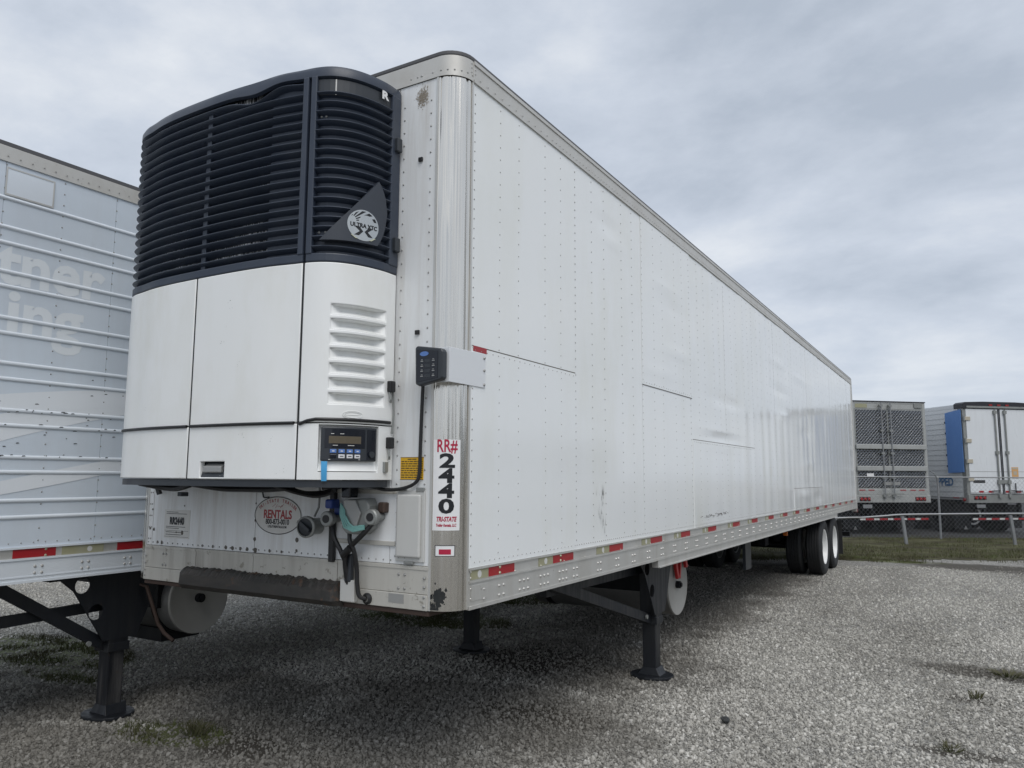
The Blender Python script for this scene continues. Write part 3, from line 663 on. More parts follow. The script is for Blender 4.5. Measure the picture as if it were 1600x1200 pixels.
def skin(name, y0, y1, z0, z1, base, m, parent, near=True, amp=1.0, nu=None, nv=None):
    s = 1 if near else -1; x0 = 0 if near else -W
    nu = nu or max(6, int((y1-y0)/.035)); nv = nv or max(6, int((z1-z0)/.045))
    if not near: nu, nv = 6, 8
    mb = MB()
    mb.grid(lambda u, v_: (x0+s*(base + amp*wav(y0+u*(y1-y0), z0+v_*(z1-z0))), y0+u*(y1-y0), z0+v_*(z1-z0)), nu, nv)
    n = (nu+1)*(nv+1)
    # turned-in edges give the sheet its thickness
    loop = list(range(nu+1)) + [(j+1)*(nu+1)-1 for j in range(1, nv+1)] + [nv*(nu+1)+i for i in range(nu-1, -1, -1)] + [j*(nu+1) for j in range(nv-1, 0, -1)]
    inner = [(mb.v[k][0]-s*.012, mb.v[k][1], mb.v[k][2]) for k in loop]; k0 = len(mb.v); mb.v += inner; q = len(loop)
    for k in range(q): mb.f.append((loop[k], loop[(k+1) % q], k0+(k+1) % q, k0+k))
    return mb.build(name, m, parent, True)
ys = [PY0] + [.158+1.2575*k for k in range(1, 13)] + [LEN-.1]
for k in range(13):
    skin('side_panel', ys[k]+.001, ys[k+1]-.001, SZ0, SZ1, .0 if k % 2 else .0012, M['side'], T)
    skin('side_panel', ys[k]+.001, ys[k+1]-.001, SZ0, SZ1, .0 if k % 2 else .0012, M['side'], T, False)
PATCH = [(.157, 1.417, SZ0+.001, 2.42, .0042), (2.675, 3.98, 2.485, SZ1-.001, .0042), (3.985, 6.44, SZ0+.001, 2.085, .0046), (8.87, 11.47, SZ0+.001, 1.567, .006)]
for (y0, y1, z0, z1, b_) in PATCH:
    skin('repair_panel', y0, y1, z0, z1, b_, M['side'], T)
    zz = z1 if z0 < 1.3 else z0; sg = 1 if z0 < 1.3 else -1
    mb = MB(); n_ = int((y1-y0)/.03); sc_ = [(0, 0), (.0035, 0), (.0035, .006*sg), (0, .006*sg)]
    mb.add([(wav(y0+(y1-y0)*i/n_, zz)+.001+a, y0+(y1-y0)*i/n_, zz+c) for i in range(n_+1) for a, c in sc_], [(i*4+j, (i+1)*4+j, (i+1)*4+(j+1) % 4, i*4+(j+1) % 4) for i in range(n_) for j in range(4)])
    mb.build('seam_shadow', M['seal_shadow'], T)  # dark strip drawn as the gap shadow along the repair panel edge
mb = MB()
cols = [.012, .284, .50, .836, 1.056]
def bsurf(y, z):
    b_ = .0014
    for (y0, y1, z0, z1, q) in PATCH:
        if y0 < y < y1 and z0 < z < z1: b_ = q
    return b_ + wav(y, z)
for k in range(13):
    for c_ in cols:
        y = (.158 if k else .152)+1.2575*k + c_
        if y > LEN-.15: continue
        dense = c_ < .1; zs = .055 if dense else (.075 if k < 5 else .11)
        if k > 8: zs *= 1.5
        z = SZ0+.06
        while z < SZ1-.03:
            mb.dome((bsurf(y, z), y, z), (1, 0, 0), .0056 if dense else .0048, .003, 6 if k < 5 else 4); z += zs
y = .2
while y < 12:
    mb.dome((bsurf(y, SZ0+.028), y, SZ0+.028), (1, 0, 0), .0048, .003, 5); y += .05 if y < 1.4 else .036
for (y0, y1, z0, z1, q) in PATCH:
    y = y0+.03; z = z1-.018 if z0 < 1.3 else z0+.018
    while y < y1: mb.dome((bsurf(y, z), y, z), (1, 0, 0), .0045, .003, 5); y += .06
o = mb.build('side_rivets', M['rivet'], T); o['kind'] = 'stuff'
# rusty scrape near the rail
mb = MB(); random.seed(3)
for k in range(60):
    y = 4.15+random.random()*1.0; z = 1.335+.015*(y-4.1)+random.gauss(0, .008)
    l_ = random.uniform(.01, .06); x = bsurf(y, z)+.0008+.00006*k
    mb.add([(x, y, z), (x, y+l_, z+.003), (x, y+l_*.6, z+.008)], [(0, 1, 2)])
mb.build('rust_scrape', M['rust'], T, kind='stuff')
mb = MB()
for k in range(26):
    y = 1.83+random.gauss(0, .035); z = random.uniform(1.33, 1.62); x = bsurf(y, z)+.0008+.00006*k
    mb.add([(x, y, z), (x, y+random.uniform(.002, .008), z), (x, y+.002, z+random.uniform(.02, .08))], [(0, 1, 2)])
mb.build('scuff_mark', M['grey'], T, kind='stuff')

# bottom side rails
def side_rail(near):
    s = 1 if near else -1; x0 = 0 if near else -W
    bx = lambda mb, a, b_, *q: mb.box(min(x0+s*a, x0+s*b_), max(x0+s*a, x0+s*b_), *q)
    mb = MB(); bx(mb, -.03, .006, RC+.012, LEN-.1, ZB, 1.178)
    o = mb.build('bottom_rail', M['alu'], T, bevel=.002)
    mb = MB(); bx(mb, -.03, .0025, RC+.012, LEN-.1, 1.190, ZS-.012); mb.build('tape_strip', M['alu'], o)
    mb = MB(); bx(mb, -.01, .012, RC+.012, LEN-.1, 1.178, 1.189); bx(mb, -.01, .011, RC+.012, LEN-.1, ZS-.012, ZS-.003); bx(mb, -.01, .010, RC+.012, LEN-.1, ZB-.002, ZB+.016)
    mb.build('rail_bead', M['whitetape'] if False else M['alu'], o)
    mb = MB(); bx(mb, -.05, .004, 2.97, 13.08, .985, ZB-.002); bx(mb, -.05, .014, 2.98, 13.07, .982, .992); mb.build('lower_flange', M['alu'], o)
    return o
side_rail(True); side_rail(False)
mb = MB()
for (y, n_) in [(.29, 1), (.47, 2), (.72, 3), (.97, 3), (1.22, 3), (1.40, 2)] + [(1.78+.32*k, 2) for k in range(44)]:
    for i in range(n_):
        for z in (1.085, 1.135): mb.dome((.006, y+(i-(n_-1)/2)*.048, z), (1, 0, 0), .0098, .009, 8)
for z in (1.06, 1.1, 1.15, 1.205, 1.235): mb.dome((.007, RC+.028, z), (1, 0, 0), .005, .004)
y = .62
while y < 15.5: mb.dome((.004, y, 1.197), (1, 0, 0), .004, .003, 5); y += .31
o = mb.build('rail_bolts', M['bolt'], T); o['kind'] = 'stuff'
tapes = [(.342, .615, .165, .337), (1.09, 1.375, .90, 1.085), (1.965, 2.215, 1.74, 1.96), (2.80, 3.07, 2.60, 2.795), (3.57, 3.83, 3.38, 3.565), (4.41, 4.69, 4.22, 4.405), (5.34, 5.63, 5.14, 5.335)]
y = 6.2
while y < 15.8: tapes.append((y, y+.29, y-.2, y-.005)); y += .9
for (a, b_, c, d) in tapes:
    o = MB().box(.003, .0042, a, b_, 1.193, ZS-.014).build('reflective_tape', M['redtape'], T)
    o = MB().box(.003, .0042, c, d, 1.193, ZS-.014).build('reflective_tape', M['olive'], T); o['label'] = 'olive weathered section of reflective tape'
    mb = MB().cyl((.0042, (c+d)/2, 1.217), (.005, (c+d)/2, 1.217), .019, n=20); mb.build('round_mark', M['whitetape'], o)
for near in (True,):
    for y in (.455, 1.19):
        for z in (1.203, 1.233):
            MB().dome((.0045, y, z), (1, 0, 0), .009, .007, 8).build('marker_stud', M['brass'], T)
# torn plate at the front of the rail
MB().box(.0065, .0085, .165, .33, 1.085, 1.165).build('patch_plate', M['alu'], T, bevel=.001)

# front wall: skins, seams, rivets
for (x0, x1, z0, z1) in [(-2.457, -2.408, 1.27, RZ0), (-2.404, -1.432, 1.27, RZ0), (-1.428, -.402, 1.27, RZ0), (-.398, -.142, 1.27, RZ0)]:
    MB().box(x0, x1, 0, .01, z0, z1).build('front_panel', M['front'], T, bevel=.002)
mb = MB()
for x in (-.362, -.178, -2.44, -2.42):
    z = 1.31
    while z < RZ0-.05: mb.dome((x, -.0005, z), (0, -1, 0), .0062, .004); z += .075
x = -2.44
while x < -.36: mb.dome((x, -.0005, 1.288), (0, -1, 0), .0055, .004); x += .05
o = mb.build('front_rivets', M['rivet'], T); o['kind'] = 'stuff'
mb = MB(); random.seed(11)
for (x, z, r) in [(-2.43, 1.375, .012), (-2.39, 1.37, .016), (-2.345, 1.29, .016), (-2.30, 1.29, .018), (-2.1, 1.36, .022), (-2.16, 1.36, .01), (-1.43, 1.35, .018), (-1.08, 1.36, .019), (-1.08, 1.3, .014), (-1.42, 1.285, .024), (-1.075, 1.46, .018), (-1.62, 1.288, .02), (-1.55, 1.288, .016), (-1.49, 1.288, .02), (-1.68, 1.288, .018), (-.66, 1.34, .014), (-.30, 1.34, .010), (-2.415, 1.5, .01), (-1.43, 1.46, .012), (-1.43, 1.56, .008), (-2.09, 1.53, .008), (-1.9, 1.288, .012), (-1.8, 1.288, .014), (-1.3, 1.288, .014), (-1.2, 1.288, .012)]:
    r *= .66; ring_ = [(x+r*(1+.25*random.uniform(-1, 1))*math.cos(a), -.0012, z+r*(1+.25*random.uniform(-1, 1))*math.sin(a)) for a in [k*math.pi/6 for k in range(12)]]
    mb.add([(x, -.006, z)] + ring_, [(0, k+1, (k+1) % 12+1) for k in range(12)])
mb.build('sealant_blobs', M['seal_shadow'], T, kind='stuff')
MB().cyl((-2.2, -.002, 1.085), (-2.2, .0, 1.085), .018, n=16).build('drain_hole', M['tar'], T)
# smudge marks high on the front
mb = MB(); random.seed(2)
for k in range(420):
    x = random.gauss(-.245, .017)+.012*random.random(); z = random.gauss(3.82, .026); q = random.uniform(.001, .0042)
    yy = -.0008-.003*k/420; mb.add([(x, yy, z-q), (x+q, yy, z), (x+.2*q, yy, z+q*1.6), (x-q, yy, z+.3*q)], [(0, 1, 2, 3)])
mb.build('soot_smudge', M['soot'], T, kind='stuff')
for z in (3.455, 2.49): MB().box(-.255, -.228, -.012, 0, z-.012, z+.012).build('clip', M['hose'], T, bevel=.003)
# bottom front rail, in lengths
for (x0, x1) in [(-2.457, -1.95), (-1.946, -1.43), (-1.426, -.76), (-.756, -.142)]:
    o = MB().box(x0, x1, -.006, .02, 1.128, 1.268).build('front_rail', M['bolster'], T, bevel=.002)
    MB().box(x0, x1, -.011, .02, ZB+.002, 1.126).build('rail_foot', M['bolster'], o, bevel=.003)
    MB().box(x0, x1, -.010, 0, 1.250, 1.266).build('rail_bead', M['bolster'], o)
mb = MB()
for x in (-2.443,):
    for z in (1.075, 1.11, 1.155, 1.2): mb.dome((x, -.011, z), (0, -1, 0), .007, .005)
for z in (1.07, 1.115, 1.165, 1.21): mb.dome((-.162, -.011, z), (0, -1, 0), .0085, .006, 8)
for x, z in [(-.33, 1.15), (-.29, 1.15), (-.33, 1.22), (-.29, 1.22), (-2.27, 1.15), (-2.24, 1.15), (-2.27, 1.22), (-2.24, 1.22), (-.33, 1.305), (-.29, 1.305)]: mb.dome((x, -.007, z), (0, -1, 0), .0085, .006, 8)
o = mb.build('front_bolts', M['rivet'], T); o['kind'] = 'stuff'
MB().box(-.39, -.29, -.0128, -.011, 1.075, 1.12).build('grey_patch', M['grey'], T)
# worn rub plate below the nose
mb = MB(); n = 110; random.seed(4)
top = []; bot = []
for k in range(n+1):
    x = -2.05+1.34*k/n; e_ = min(1, min(k, n-k)/1.6)
    zt = 1.075+(.072+.010*noise.noise((x*4, 1, 0))+.010*noise.noise((x*17, 1, 0))+.005*random.uniform(-1, 1))*e_; top.append((x, zt))
sec = []
for k, (x, zt) in enumerate(top):
    e_ = min(1, min(k, n-k)/2.5); d = .02+.045*e_+.008*noise.noise((x*5, 3, 1))
    sec += [(x, -.008, zt+.012*e_), (x, -.03*e_-.01, zt), (x, -d, zt-.03*e_), (x, -d-.006, 1.055), (x, -d+.02, 1.026), (x, .05, 1.026)]
fs = []
for k in range(n):
    for j in range(5): fs.append((k*6+j, (k+1)*6+j, (k+1)*6+j+1, k*6+j+1))
fs += [(0, 1, 2, 3, 4, 5), tuple(n*6+j for j in (5, 4, 3, 2, 1, 0))]
mb.add(sec, fs); mb.build('rub_plate', M['rubplate'], T)
MB().box(-2.46, -.14, .0, .9, 1.02, 1.044).build('upper_coupler', M['rust'], T, bevel=.003)
MB().box(-.7, -.6, -.045, -.011, 1.058, 1.172).build('hose_bracket', M['boxgrey'], T, bevel=.004)

# registration sheet, oval sign, boxes and labels on the front
fl = lambda x0, z0, y=-.0035: (lambda u, v_: (x0+u, y, z0+v_))
o = MB().box(-2.285, -2.03, -.0015, 0, 1.322, 1.503).build('registration_sheet', M['decalgrey'], T)
lettering([('RR2440', -.127+.01, .085, .062, .003, .72)], fl(-2.04, 1.345), M['letterblk'], o)
mb = MB(); random.seed(1)
for z in (1.488, 1.478, 1.395, 1.385, 1.36, 1.345): mb.box(-2.265, -2.265+random.uniform(.1, .22), -.003, -.0015, z-.0015, z+.0015)
mb.box(-2.275, -2.04, -.003, -.0015, 1.331, 1.3325).box(-2.275, -2.04, -.003, -.0015, 1.369, 1.3705)
mb.build('print_lines', M['lettergrey'], o)
OX, OZ, OA, OB = -1.243, 1.494, .193, .110
mb = MB().add([(OX+OA*math.cos(a), -.0016, OZ+OB*math.sin(a)) for a in [k*math.pi/32 for k in range(64)]], [tuple(range(64))])
o = mb.build('oval_sign', M['decalgrey'], T)
mb = MB(); vs_ = []
for k in range(64):
    a = k*math.pi/32; vs_ += [(OX+OA*math.cos(a), -.0028, OZ+OB*math.sin(a)), (OX+(OA-.005)*math.cos(a), -.0028, OZ+(OB-.005)*math.sin(a))]
mb.add(vs_, [(2*k, (2*k+2) % 128, (2*k+3) % 128, 2*k+1) for k in range(64)]); mb.build('oval_border', M['lettergrey'], o)
lettering([('RENTALS', 0, .004, .068, .0022, .84)], fl(OX, OZ, -.003), M['letterred2'], o)
lettering([('800-873-0010', 0, -.038, .043, .0012, .80)], fl(OX, OZ, -.003), M['lettergrey'], o)
lettering([('UTILITYRENTALS.COM', 0, -.066, .019, .0006, .8)], fl(OX, OZ, -.003), M['lettergrey'], o)
mb = MB(); word = 'TRI-STATE TRAILER'
for i, ch in enumerate(word):
    if ch == ' ':
        mb.build('lettering', M['letterred2'], o); mb = MB(); continue
    a = R(152-(124*i/(len(word)-1))); cx_, cz_ = (OA-.028)*math.cos(a), (OB-.024)*math.sin(a)
    th = math.atan2(-(OA-.028)*math.cos(a)*(OB/OA)**0, (OA-.028)*math.sin(a)*1.0)*.62
    vs_, fs_ = textpts(ch, .027, .0006, .9)
    mb.add([(OX+cx_+u*math.cos(th)-v_*math.sin(th), -.003, OZ+cz_+u*math.sin(th)+v_*math.cos(th)) for u, v_ in vs_], fs_)
mb.build('lettering', M['letterred2'], o)
mb = MB(); random.seed(8)                       # little line drawing in the oval
for k in range(7): mb.bar((OX-.045+.013*k, -.003, OZ+.05+.008*math.sin(k*2.1)), (OX-.03+.013*k, -.003, OZ+.058+.010*math.sin(k*1.3)), .001, .0015)
mb.build('line_drawing', M['letterred2'], o)
o = MB().box(-.352, -.168, -.012, 0, 1.288, 1.652).build('box_backplate', M['boxgrey'], T, bevel=.003)
MB().box(-.338, -.184, -.03, -.011, 1.31, 1.632).build('document_box', M['boxgrey'], T, bevel=.012, seg=3)
for x in (-.335, -.22): MB().box(x, x+.05, -.018, -.005, 1.648, 1.668).build('hinge', M['castgrey'], T, bevel=.002)
MB().box(-.29, -.23, -.022, -.008, 1.276, 1.292).build('latch', M['castgrey'], T, bevel=.003)
MB().box(-.785, -.358, -.004, 0, 1.362, 1.655).build('connector_plate', M['front'], T, bevel=.002)
for z in (1.362, 1.632): MB().box(-.785, -.358, -.012, -.004, z, z+.023).build('plate_rail', M['bolster'], T, bevel=.002)
o = MB().box(-.338, -.186, -.0015, 0, 1.708, 1.826).build('warning_label', M['yellow'], T)
mb = MB(); random.seed(6)
for k in range(9):
    z = 1.815-k*.0118
    x = -.332 if k else -.29
    while x < -.195 - (.05 if k == 0 else 0):
        l_ = random.uniform(.008, .03); mb.box(x, min(x+l_, -.192), -.0028, -.0015, z-.0022, z+.0022); x += l_+.005
mb.box(-.338, -.186, -.0028, -.0015, 1.824, 1.826).box(-.338, -.186, -.0028, -.0015, 1.708, 1.710)
mb.build('print_lines', M['rust'], o)
o = MB().box(-.338, -.262, -.0015, 0, 1.668, 1.70).build('small_label', M['decalgrey'], T)

# connectors
mb = MB().lathe([(0, .056), (.012, .06), (.03, .06), (.036, .052), (.036, .05)], (-.915, -.075, 1.446), (.15, -1, -.05), 28)
mb.cyl((-.915, -.0, 1.446), (-.915, -.075, 1.446), .045, n=20)
o = mb.build('round_cap', M['castgrey'], T, True)
MB().cyl((-.913, -.09, 1.446), (-.911, -.099, 1.445), .05, n=28).build('cap_face', M['panelgrey'], o, True)
MB().bar((-.945, -.108, 1.47), (-.875, -.108, 1.425), .02, .018).build('cap_grip', M['panelgrey'], o)
MB().tube([(-.9, -.05, 1.50), (-.89, -.03, 1.55), (-.885, -.03, 1.62), (-.88, -.04, 1.68)], .006).build('cap_chain', M['castgrey'], T)
MB().box(-.81, -.775, -.03, -.004, 1.256, 1.66).build('hose_hanger', M['hose'], T, bevel=.004)
mb = MB(); mb.prism([(-.665, -.004, 1.45), (-.64, -.004, 1.6), (-.5, -.004, 1.61), (-.475, -.004, 1.57), (-.475, -.004, 1.45), (-.52, -.004, 1.418), (-.63, -.004, 1.418)], (0, -.085, 0))
o = mb.build('electrical_socket', M['castgrey'], T, bevel=.012, seg=3)
MB().prism([(-.66, -.089, 1.47), (-.64, -.089, 1.6), (-.56, -.089, 1.6), (-.52, -.089, 1.53), (-.55, -.089, 1.45)], (0, -.012, 0)).build('socket_lid', M['grey'], o, bevel=.004)
mb = MB()
for k in range(4):
    mb.tube([(-.655+.008*k, -.105, 1.58-.01*k), (-.65+.01*k, -.112, 1.52), (-.62+.012*k, -.112, 1.455+.006*k), (-.56, -.108, 1.435+.008*k), (-.49, -.1, 1.45+.006*k)], .005, 6)
mb.build('wire_bundle', M['teal'], T, True)
def gladhand(x, z, m):
    mb = MB().lathe([(0, .03), (.02, .042), (.05, .042), (.056, .036), (.056, .0)], (x, -.055, z), (.1, -1, 0), 20).cyl((x, 0, z), (x, -.06, z), .022, n=12)
    o = mb.build('gladhand', M['castgrey'], T, True)
    MB().cyl((x+.006, -.108, z), (x+.0065, -.1135, z), .022, n=16).build('rubber_seal', M['hose'], o, True)
    MB().box(x+.0, x+.045, -.045, -.0, z+.02, z+.075).build('gladhand_bracket', m, o, bevel=.008)
gladhand(-.762, 1.494, M['bluehead']); gladhand(-.452, 1.513, M['rust'])
def hose(name, pts, r, m=None, par=T, n=8):
    # Catmull-Rom through the points
    P_ = [Vector(p) for p in pts]; out = []
    for i in range(len(P_)-1):
        p0 = P_[max(i-1, 0)]; p1 = P_[i]; p2 = P_[i+1]; p3 = P_[min(i+2, len(P_)-1)]
        for k in range(7):
            q = k/7; out.append(.5*((2*p1)+(p2-p0)*q+(2*p0-5*p1+4*p2-p3)*q*q+(3*p1-p0-3*p2+p3)*q**3))
    out.append(P_[-1]); return MB().tube(out, r, n).build(name, m or M['hose'], par, True)
hose('air_hose', [(-.75, -.06, 1.47), (-.72, -.08, 1.40), (-.675, -.07, 1.32), (-.655, -.05, 1.25), (-.65, -.035, 1.15)], .013)
hose('air_hose', [(-.46, -.06, 1.49), (-.49, -.085, 1.44), (-.56, -.08, 1.385), (-.63, -.07, 1.33), (-.655, -.06, 1.27), (-.66, -.03, 1.15)], .014)
hose('air_hose', [(-.62, -.07, 1.43), (-.605, -.08, 1.38), (-.585, -.07, 1.33), (-.58, -.05, 1.24), (-.578, -.045, 1.16), (-.565, -.04, 1.095), (-.535, -.02, 1.08)], .012)
MB().lathe([(0, .03), (.012, .03), (.02, .018)], (-.532, -.008, 1.08), (0, -1, 0), 16).build('hose_grommet', M['hose'], T, True)
MB().box(-.672, -.622, -.05, -.02, 1.16, 1.31).build('hose_sleeve', M['panelgrey'], T, bevel=.01)
MB().cyl((-.655, -.075, 1.305), (-.6, -.085, 1.345), .02, n=10).build('hose_clamp', M['hose'], T, True)
MB().box(-.66, -.6, -.1, -.03, 1.61, 1.72).build('junction_block', M['gloss'], T, bevel=.006)
MB().box(-.77, -.72, -.11, -.04, 1.55, 1.6).build('blue_plug', M['bluehead'], T, bevel=.01)
# cables under the nose unit
random.seed(9)
hose('unit_cable', [(-.185, -.02, 2.2), (-.192, -.018, 2.05), (-.196, -.018, 1.88), (-.2, -.018, 1.74), (-.225, -.022, 1.69), (-.30, -.03, 1.662), (-.4, -.04, 1.655), (-.5, -.06, 1.672), (-.6, -.1, 1.675), (-.75, -.15, 1.66)], .0095)
for k in range(4):
    hose('unit_cable', [(-1.02+.02*k, -.3, 1.685), (-.95, -.22-.02*k, 1.665), (-.86+.02*k, -.17, 1.635-.006*k), (-.76+.02*k, -.12, 1.64), (-.66, -.1-.02*k, 1.67)], .010)
hose('unit_cable', [(-2.2, -.25, 1.68), (-2.05, -.2, 1.655), (-1.9, -.2, 1.65), (-1.75, -.22, 1.675)], .022)
hose('unit_cable', [(-1.7, -.25, 1.675), (-1.5, -.2, 1.65), (-1.3, -.18, 1.648), (-1.1, -.2, 1.65), (-.9, -.22, 1.665)], .017)
hose('drain_hose', [(-1.37, -.05, 1.68), (-1.365, -.02, 1.65), (-1.36, -.012, 1.61), (-1.34, -.02, 1.597), (-1.29, -.03, 1.60)], .0045)
MB().bar((-2.33, -.05, 1.69), (-2.31, -.03, 1.60), .03, .02).build('drain_tube', M['hose'], T)
MB().box(-1.83, -1.79, -.25, -.2, 1.6, 1.625).build('hanging_block', M['panelgrey'], T, bevel=.004)

# remote status display on its bent bracket
MB().prism([(.008, -.055, 2.205), (.008, -.055, 2.385), (.010, .282, 2.392), (.010, .282, 2.205)], (-.006, 0, 0)).build('display_bracket', M['bracket'], T, bevel=.002)
o = MB().box(-.155, .008, -.056, -.046, 2.205, 2.385).build('display_bracket', M['bracket'], T, bevel=.002)
o = MB().prism([(-.172, -.062, 2.196), (-.178, -.062, 2.386), (-.165, -.062, 2.396), (-.012, -.062, 2.372), (-.002, -.062, 2.355), (-.002, -.062, 2.225), (-.012, -.062, 2.212), (-.15, -.062, 2.186)], (0, -.042, 0)).build('remote_display', M['panelgrey'], T, bevel=.008, seg=3)
MB().prism([(-.163, -.104, 2.205), (-.163, -.104, 2.375), (-.03, -.104, 2.36), (-.03, -.104, 2.222)], (0, -.002, 0)).build('display_face', M['gloss'], o)
mb = MB().add([(-.115+.028*math.cos(a), -.1075, 2.350+.012*math.sin(a)) for a in [k*math.pi/12 for k in range(24)]], [tuple(range(24))]); mb.build('oval_badge', M['btnblue'], o)
mb = MB()
for x in (-.137, -.065):
    for k in range(4): mb.box(x, x+.016, -.1075, -.106, 2.232+.026*k, 2.236+.026*k).box(x+.003, x+.013, -.1075, -.106, 2.24+.026*k, 2.243+.026*k)
mb.build('indicator_icons', M['grey'], o)
mb = MB()
for k in range(4): mb.box(-.112, -.075, -.1072, -.106, 2.228+.026*k, 2.243+.026*k)
mb.build('indicator_window', M['panelgrey'], o)
for z in (2.222, 2.3, 2.368): MB().dome((.011, .268, z), (1, 0, 0), .009, .007, 8).build('screw', M['rivet'], T)
MB().box(.0035, .0055, .165, .30, 2.395, 2.425).build('reflective_tape', M['redtape'], T)

# ------------------------------------------------------------ nose-mounted refrigeration unit (curved in plan)
UCX, UHW = -1.3425, .955
PP = [(0, .51), (.3, .505), (.5, .49), (.66, .462), (.76, .445), (.85, .41), (.92, .345), (.97, .25), (1, .12), (1.0, 0.0)]
def _half():
    P_ = [(-PP[1][0], PP[1][1])] + PP + [(1.0, -.12)]; out = []
    for i in range(1, len(P_)-2):
        p0, p1, p2, p3 = [Vector((q[0]*UHW, q[1])) for q in P_[i-1:i+3]]
        for k in range(12):
            t_ = k/12; out.append(.5*((2*p1)+(-p0+p2)*t_+(2*p0-5*p1+4*p2-p3)*t_*t_+(-p0+3*p1-3*p2+p3)*t_**3))
    out.append(Vector((UHW, 0))); return out
HP = _half(); SLN = [0]
for a_, b_ in zip(HP, HP[1:]): SLN.append(SLN[-1]+(b_-a_).length)
SMAX = SLN[-1]
import bisect
def _at(a):
    a = min(max(a, 0), SMAX); i = min(max(bisect.bisect_right(SLN, a)-1, 0), len(HP)-2)
    q = (a-SLN[i])/max(1e-9, SLN[i+1]-SLN[i]); return HP[i].lerp(HP[i+1], q)
def prof(s, off=0.0):
    a = abs(s); p = _at(a); q1 = _at(min(a+.006, SMAX)); q0 = _at(a-.006) if a > .006 else Vector((-q1.x, q1.y))
    d = (q1-q0).normalized(); x = p.x - d.y*off; y = p.y + d.x*off
    return (UCX + (x if s >= 0 else -x), -y)
def up_(s, off, z): x, y = prof(s, off); return (x, y, z)
def sweep(mb, sec, s0, s1, ns=None, closed=True, dz=None):
    ns = ns or max(2, int((s1-s0)/.035)); k = len(sec); vs_ = []
    for i in range(ns+1):
        s = s0+(s1-s0)*i/ns
        for (o, z) in sec: vs_.append(up_(s, o, z + (dz(s) if dz else 0)))
    fs_ = []
    for i in range(ns):
        for j in range(k if closed else k-1):
            fs_.append((i*k+j, (i+1)*k+j, (i+1)*k+(j+1) % k, i*k+(j+1) % k))
    if closed: fs_ += [tuple(range(k-1, -1, -1)), tuple(ns*k+j for j in range(k))]
    return mb.add(vs_, fs_)
def rect(o0, o1, z0, z1): return [(o0, z0), (o1, z0), (o1, z1), (o0, z1)]
UZ0, UZG, UZT, UZM = 1.703, 2.822, 3.905, 1.99
SR, SL = .705, -.063                      # the two vertical seams
SE = 1.272
sweep(MB(), rect(-.30, -.05, UZ0+.02, UZT-.06), -1.1, 1.1).build('unit_core', M['dark'], T)
sweep(MB(), rect(-.10, -.012, 1.668, UZ0), -1.24, 1.24).build('unit_base', M['panelgrey'], T)
# top cap, dented near the middle seam
def dent(s): return -.035*math.exp(-((s-.33)/.13)**2) + .016*math.exp(-((s-.52)/.12)**2)
tc_sec = [(-.30, UZT-.005), (-.12, UZT), (-.04, UZT-.003), (-.012, UZT-.016), (0, UZT-.04), (.001, UZT-.075), (-.02, UZT-.082), (-.05, UZT-.06), (-.30, UZT-.04)]
mb = MB(); ns = 90; k = len(tc_sec); vs_ = []
for i in range(ns+1):
    s = -SE+(2*SE)*i/ns
    for j, (o_, z_) in enumerate(tc_sec):
        g_ = dent(s) if j in (4, 5, 6) else (.25*dent(s) if j in (2, 3) else 0)
        vs_.append(up_(s, max(o_, -.02-.9*max(0, .3)) if abs(s) < 1.0 else max(o_, -.12), z_ + .6*g_))
mb.add(vs_, [(i*k+j, (i+1)*k+j, (i+1)*k+(j+1) % k, i*k+(j+1) % k) for i in range(ns) for j in range(k)] + [tuple(range(k-1, -1, -1)), tuple(ns*k+j for j in range(k))])
mb.build('top_cap', M['navy'], T, True)
# grille frames with slats as sub-parts
def grille(s0, s1, left):
    mb = MB()
    sweep(mb, rect(-.05, .0, UZG, UZG+.045), s0, s1)
    sweep(mb, rect(-.05, .004, UZG+.04, UZT-.07), s1-.035 if left else s1-.075, s1, 3)
    sweep(mb, rect(-.05, .004, UZG+.04, UZT-.07), s0, s0+.035, 3)
    g_ = mb.build('grille_frame', M['navy'], T, bevel=.006)
    pit = .0525; z = UZG+.052; kk = 0
    while z < UZT-.11:
        top_ = z > UZT-.18
        def dz(s): return (1.2*dent(s) if (top_ and left) else 0) + .003*noise.noise((s*2, z*3, 0))
        if not (top_ and not left):
            sec = [(-.045, z+.006), (-.03, z+.012), (-.002, z+.0225), (.004, z+.027), (.001, z+.0315), (-.012, z+.0335), (-.045, z+.030)]
            sweep(MB(), sec, s0+.03, s1-.03 if left else s1-.07, None, True, dz).build('slat', M['navy'], g_, True)
        z += pit; kk += 1
    return g_
gl_ = grille(-SE, SR-.008, True); gr_ = grille(SR+.008, SE, False)
sweep(MB(), rect(-.05, -.012, UZT-.175, UZT-.085), SR+.04, SE-.07).build('name_band', M['panelgrey'], gr_, bevel=.003)
def on_unit(s_c, z_c, off):
    return lambda u, v_: up_(s_c+u, off, z_c+v_)
lettering([('R', 0, 0, .062, .003, 1.2)], on_unit(1.135, 3.80, .003), M['decal'], gr_, cut=.01)
sweep(MB(), rect(-.012, -.0105, UZT-.175, UZT-.088), .845, .852, 1).build('scratch', M['decalgrey'], gr_)
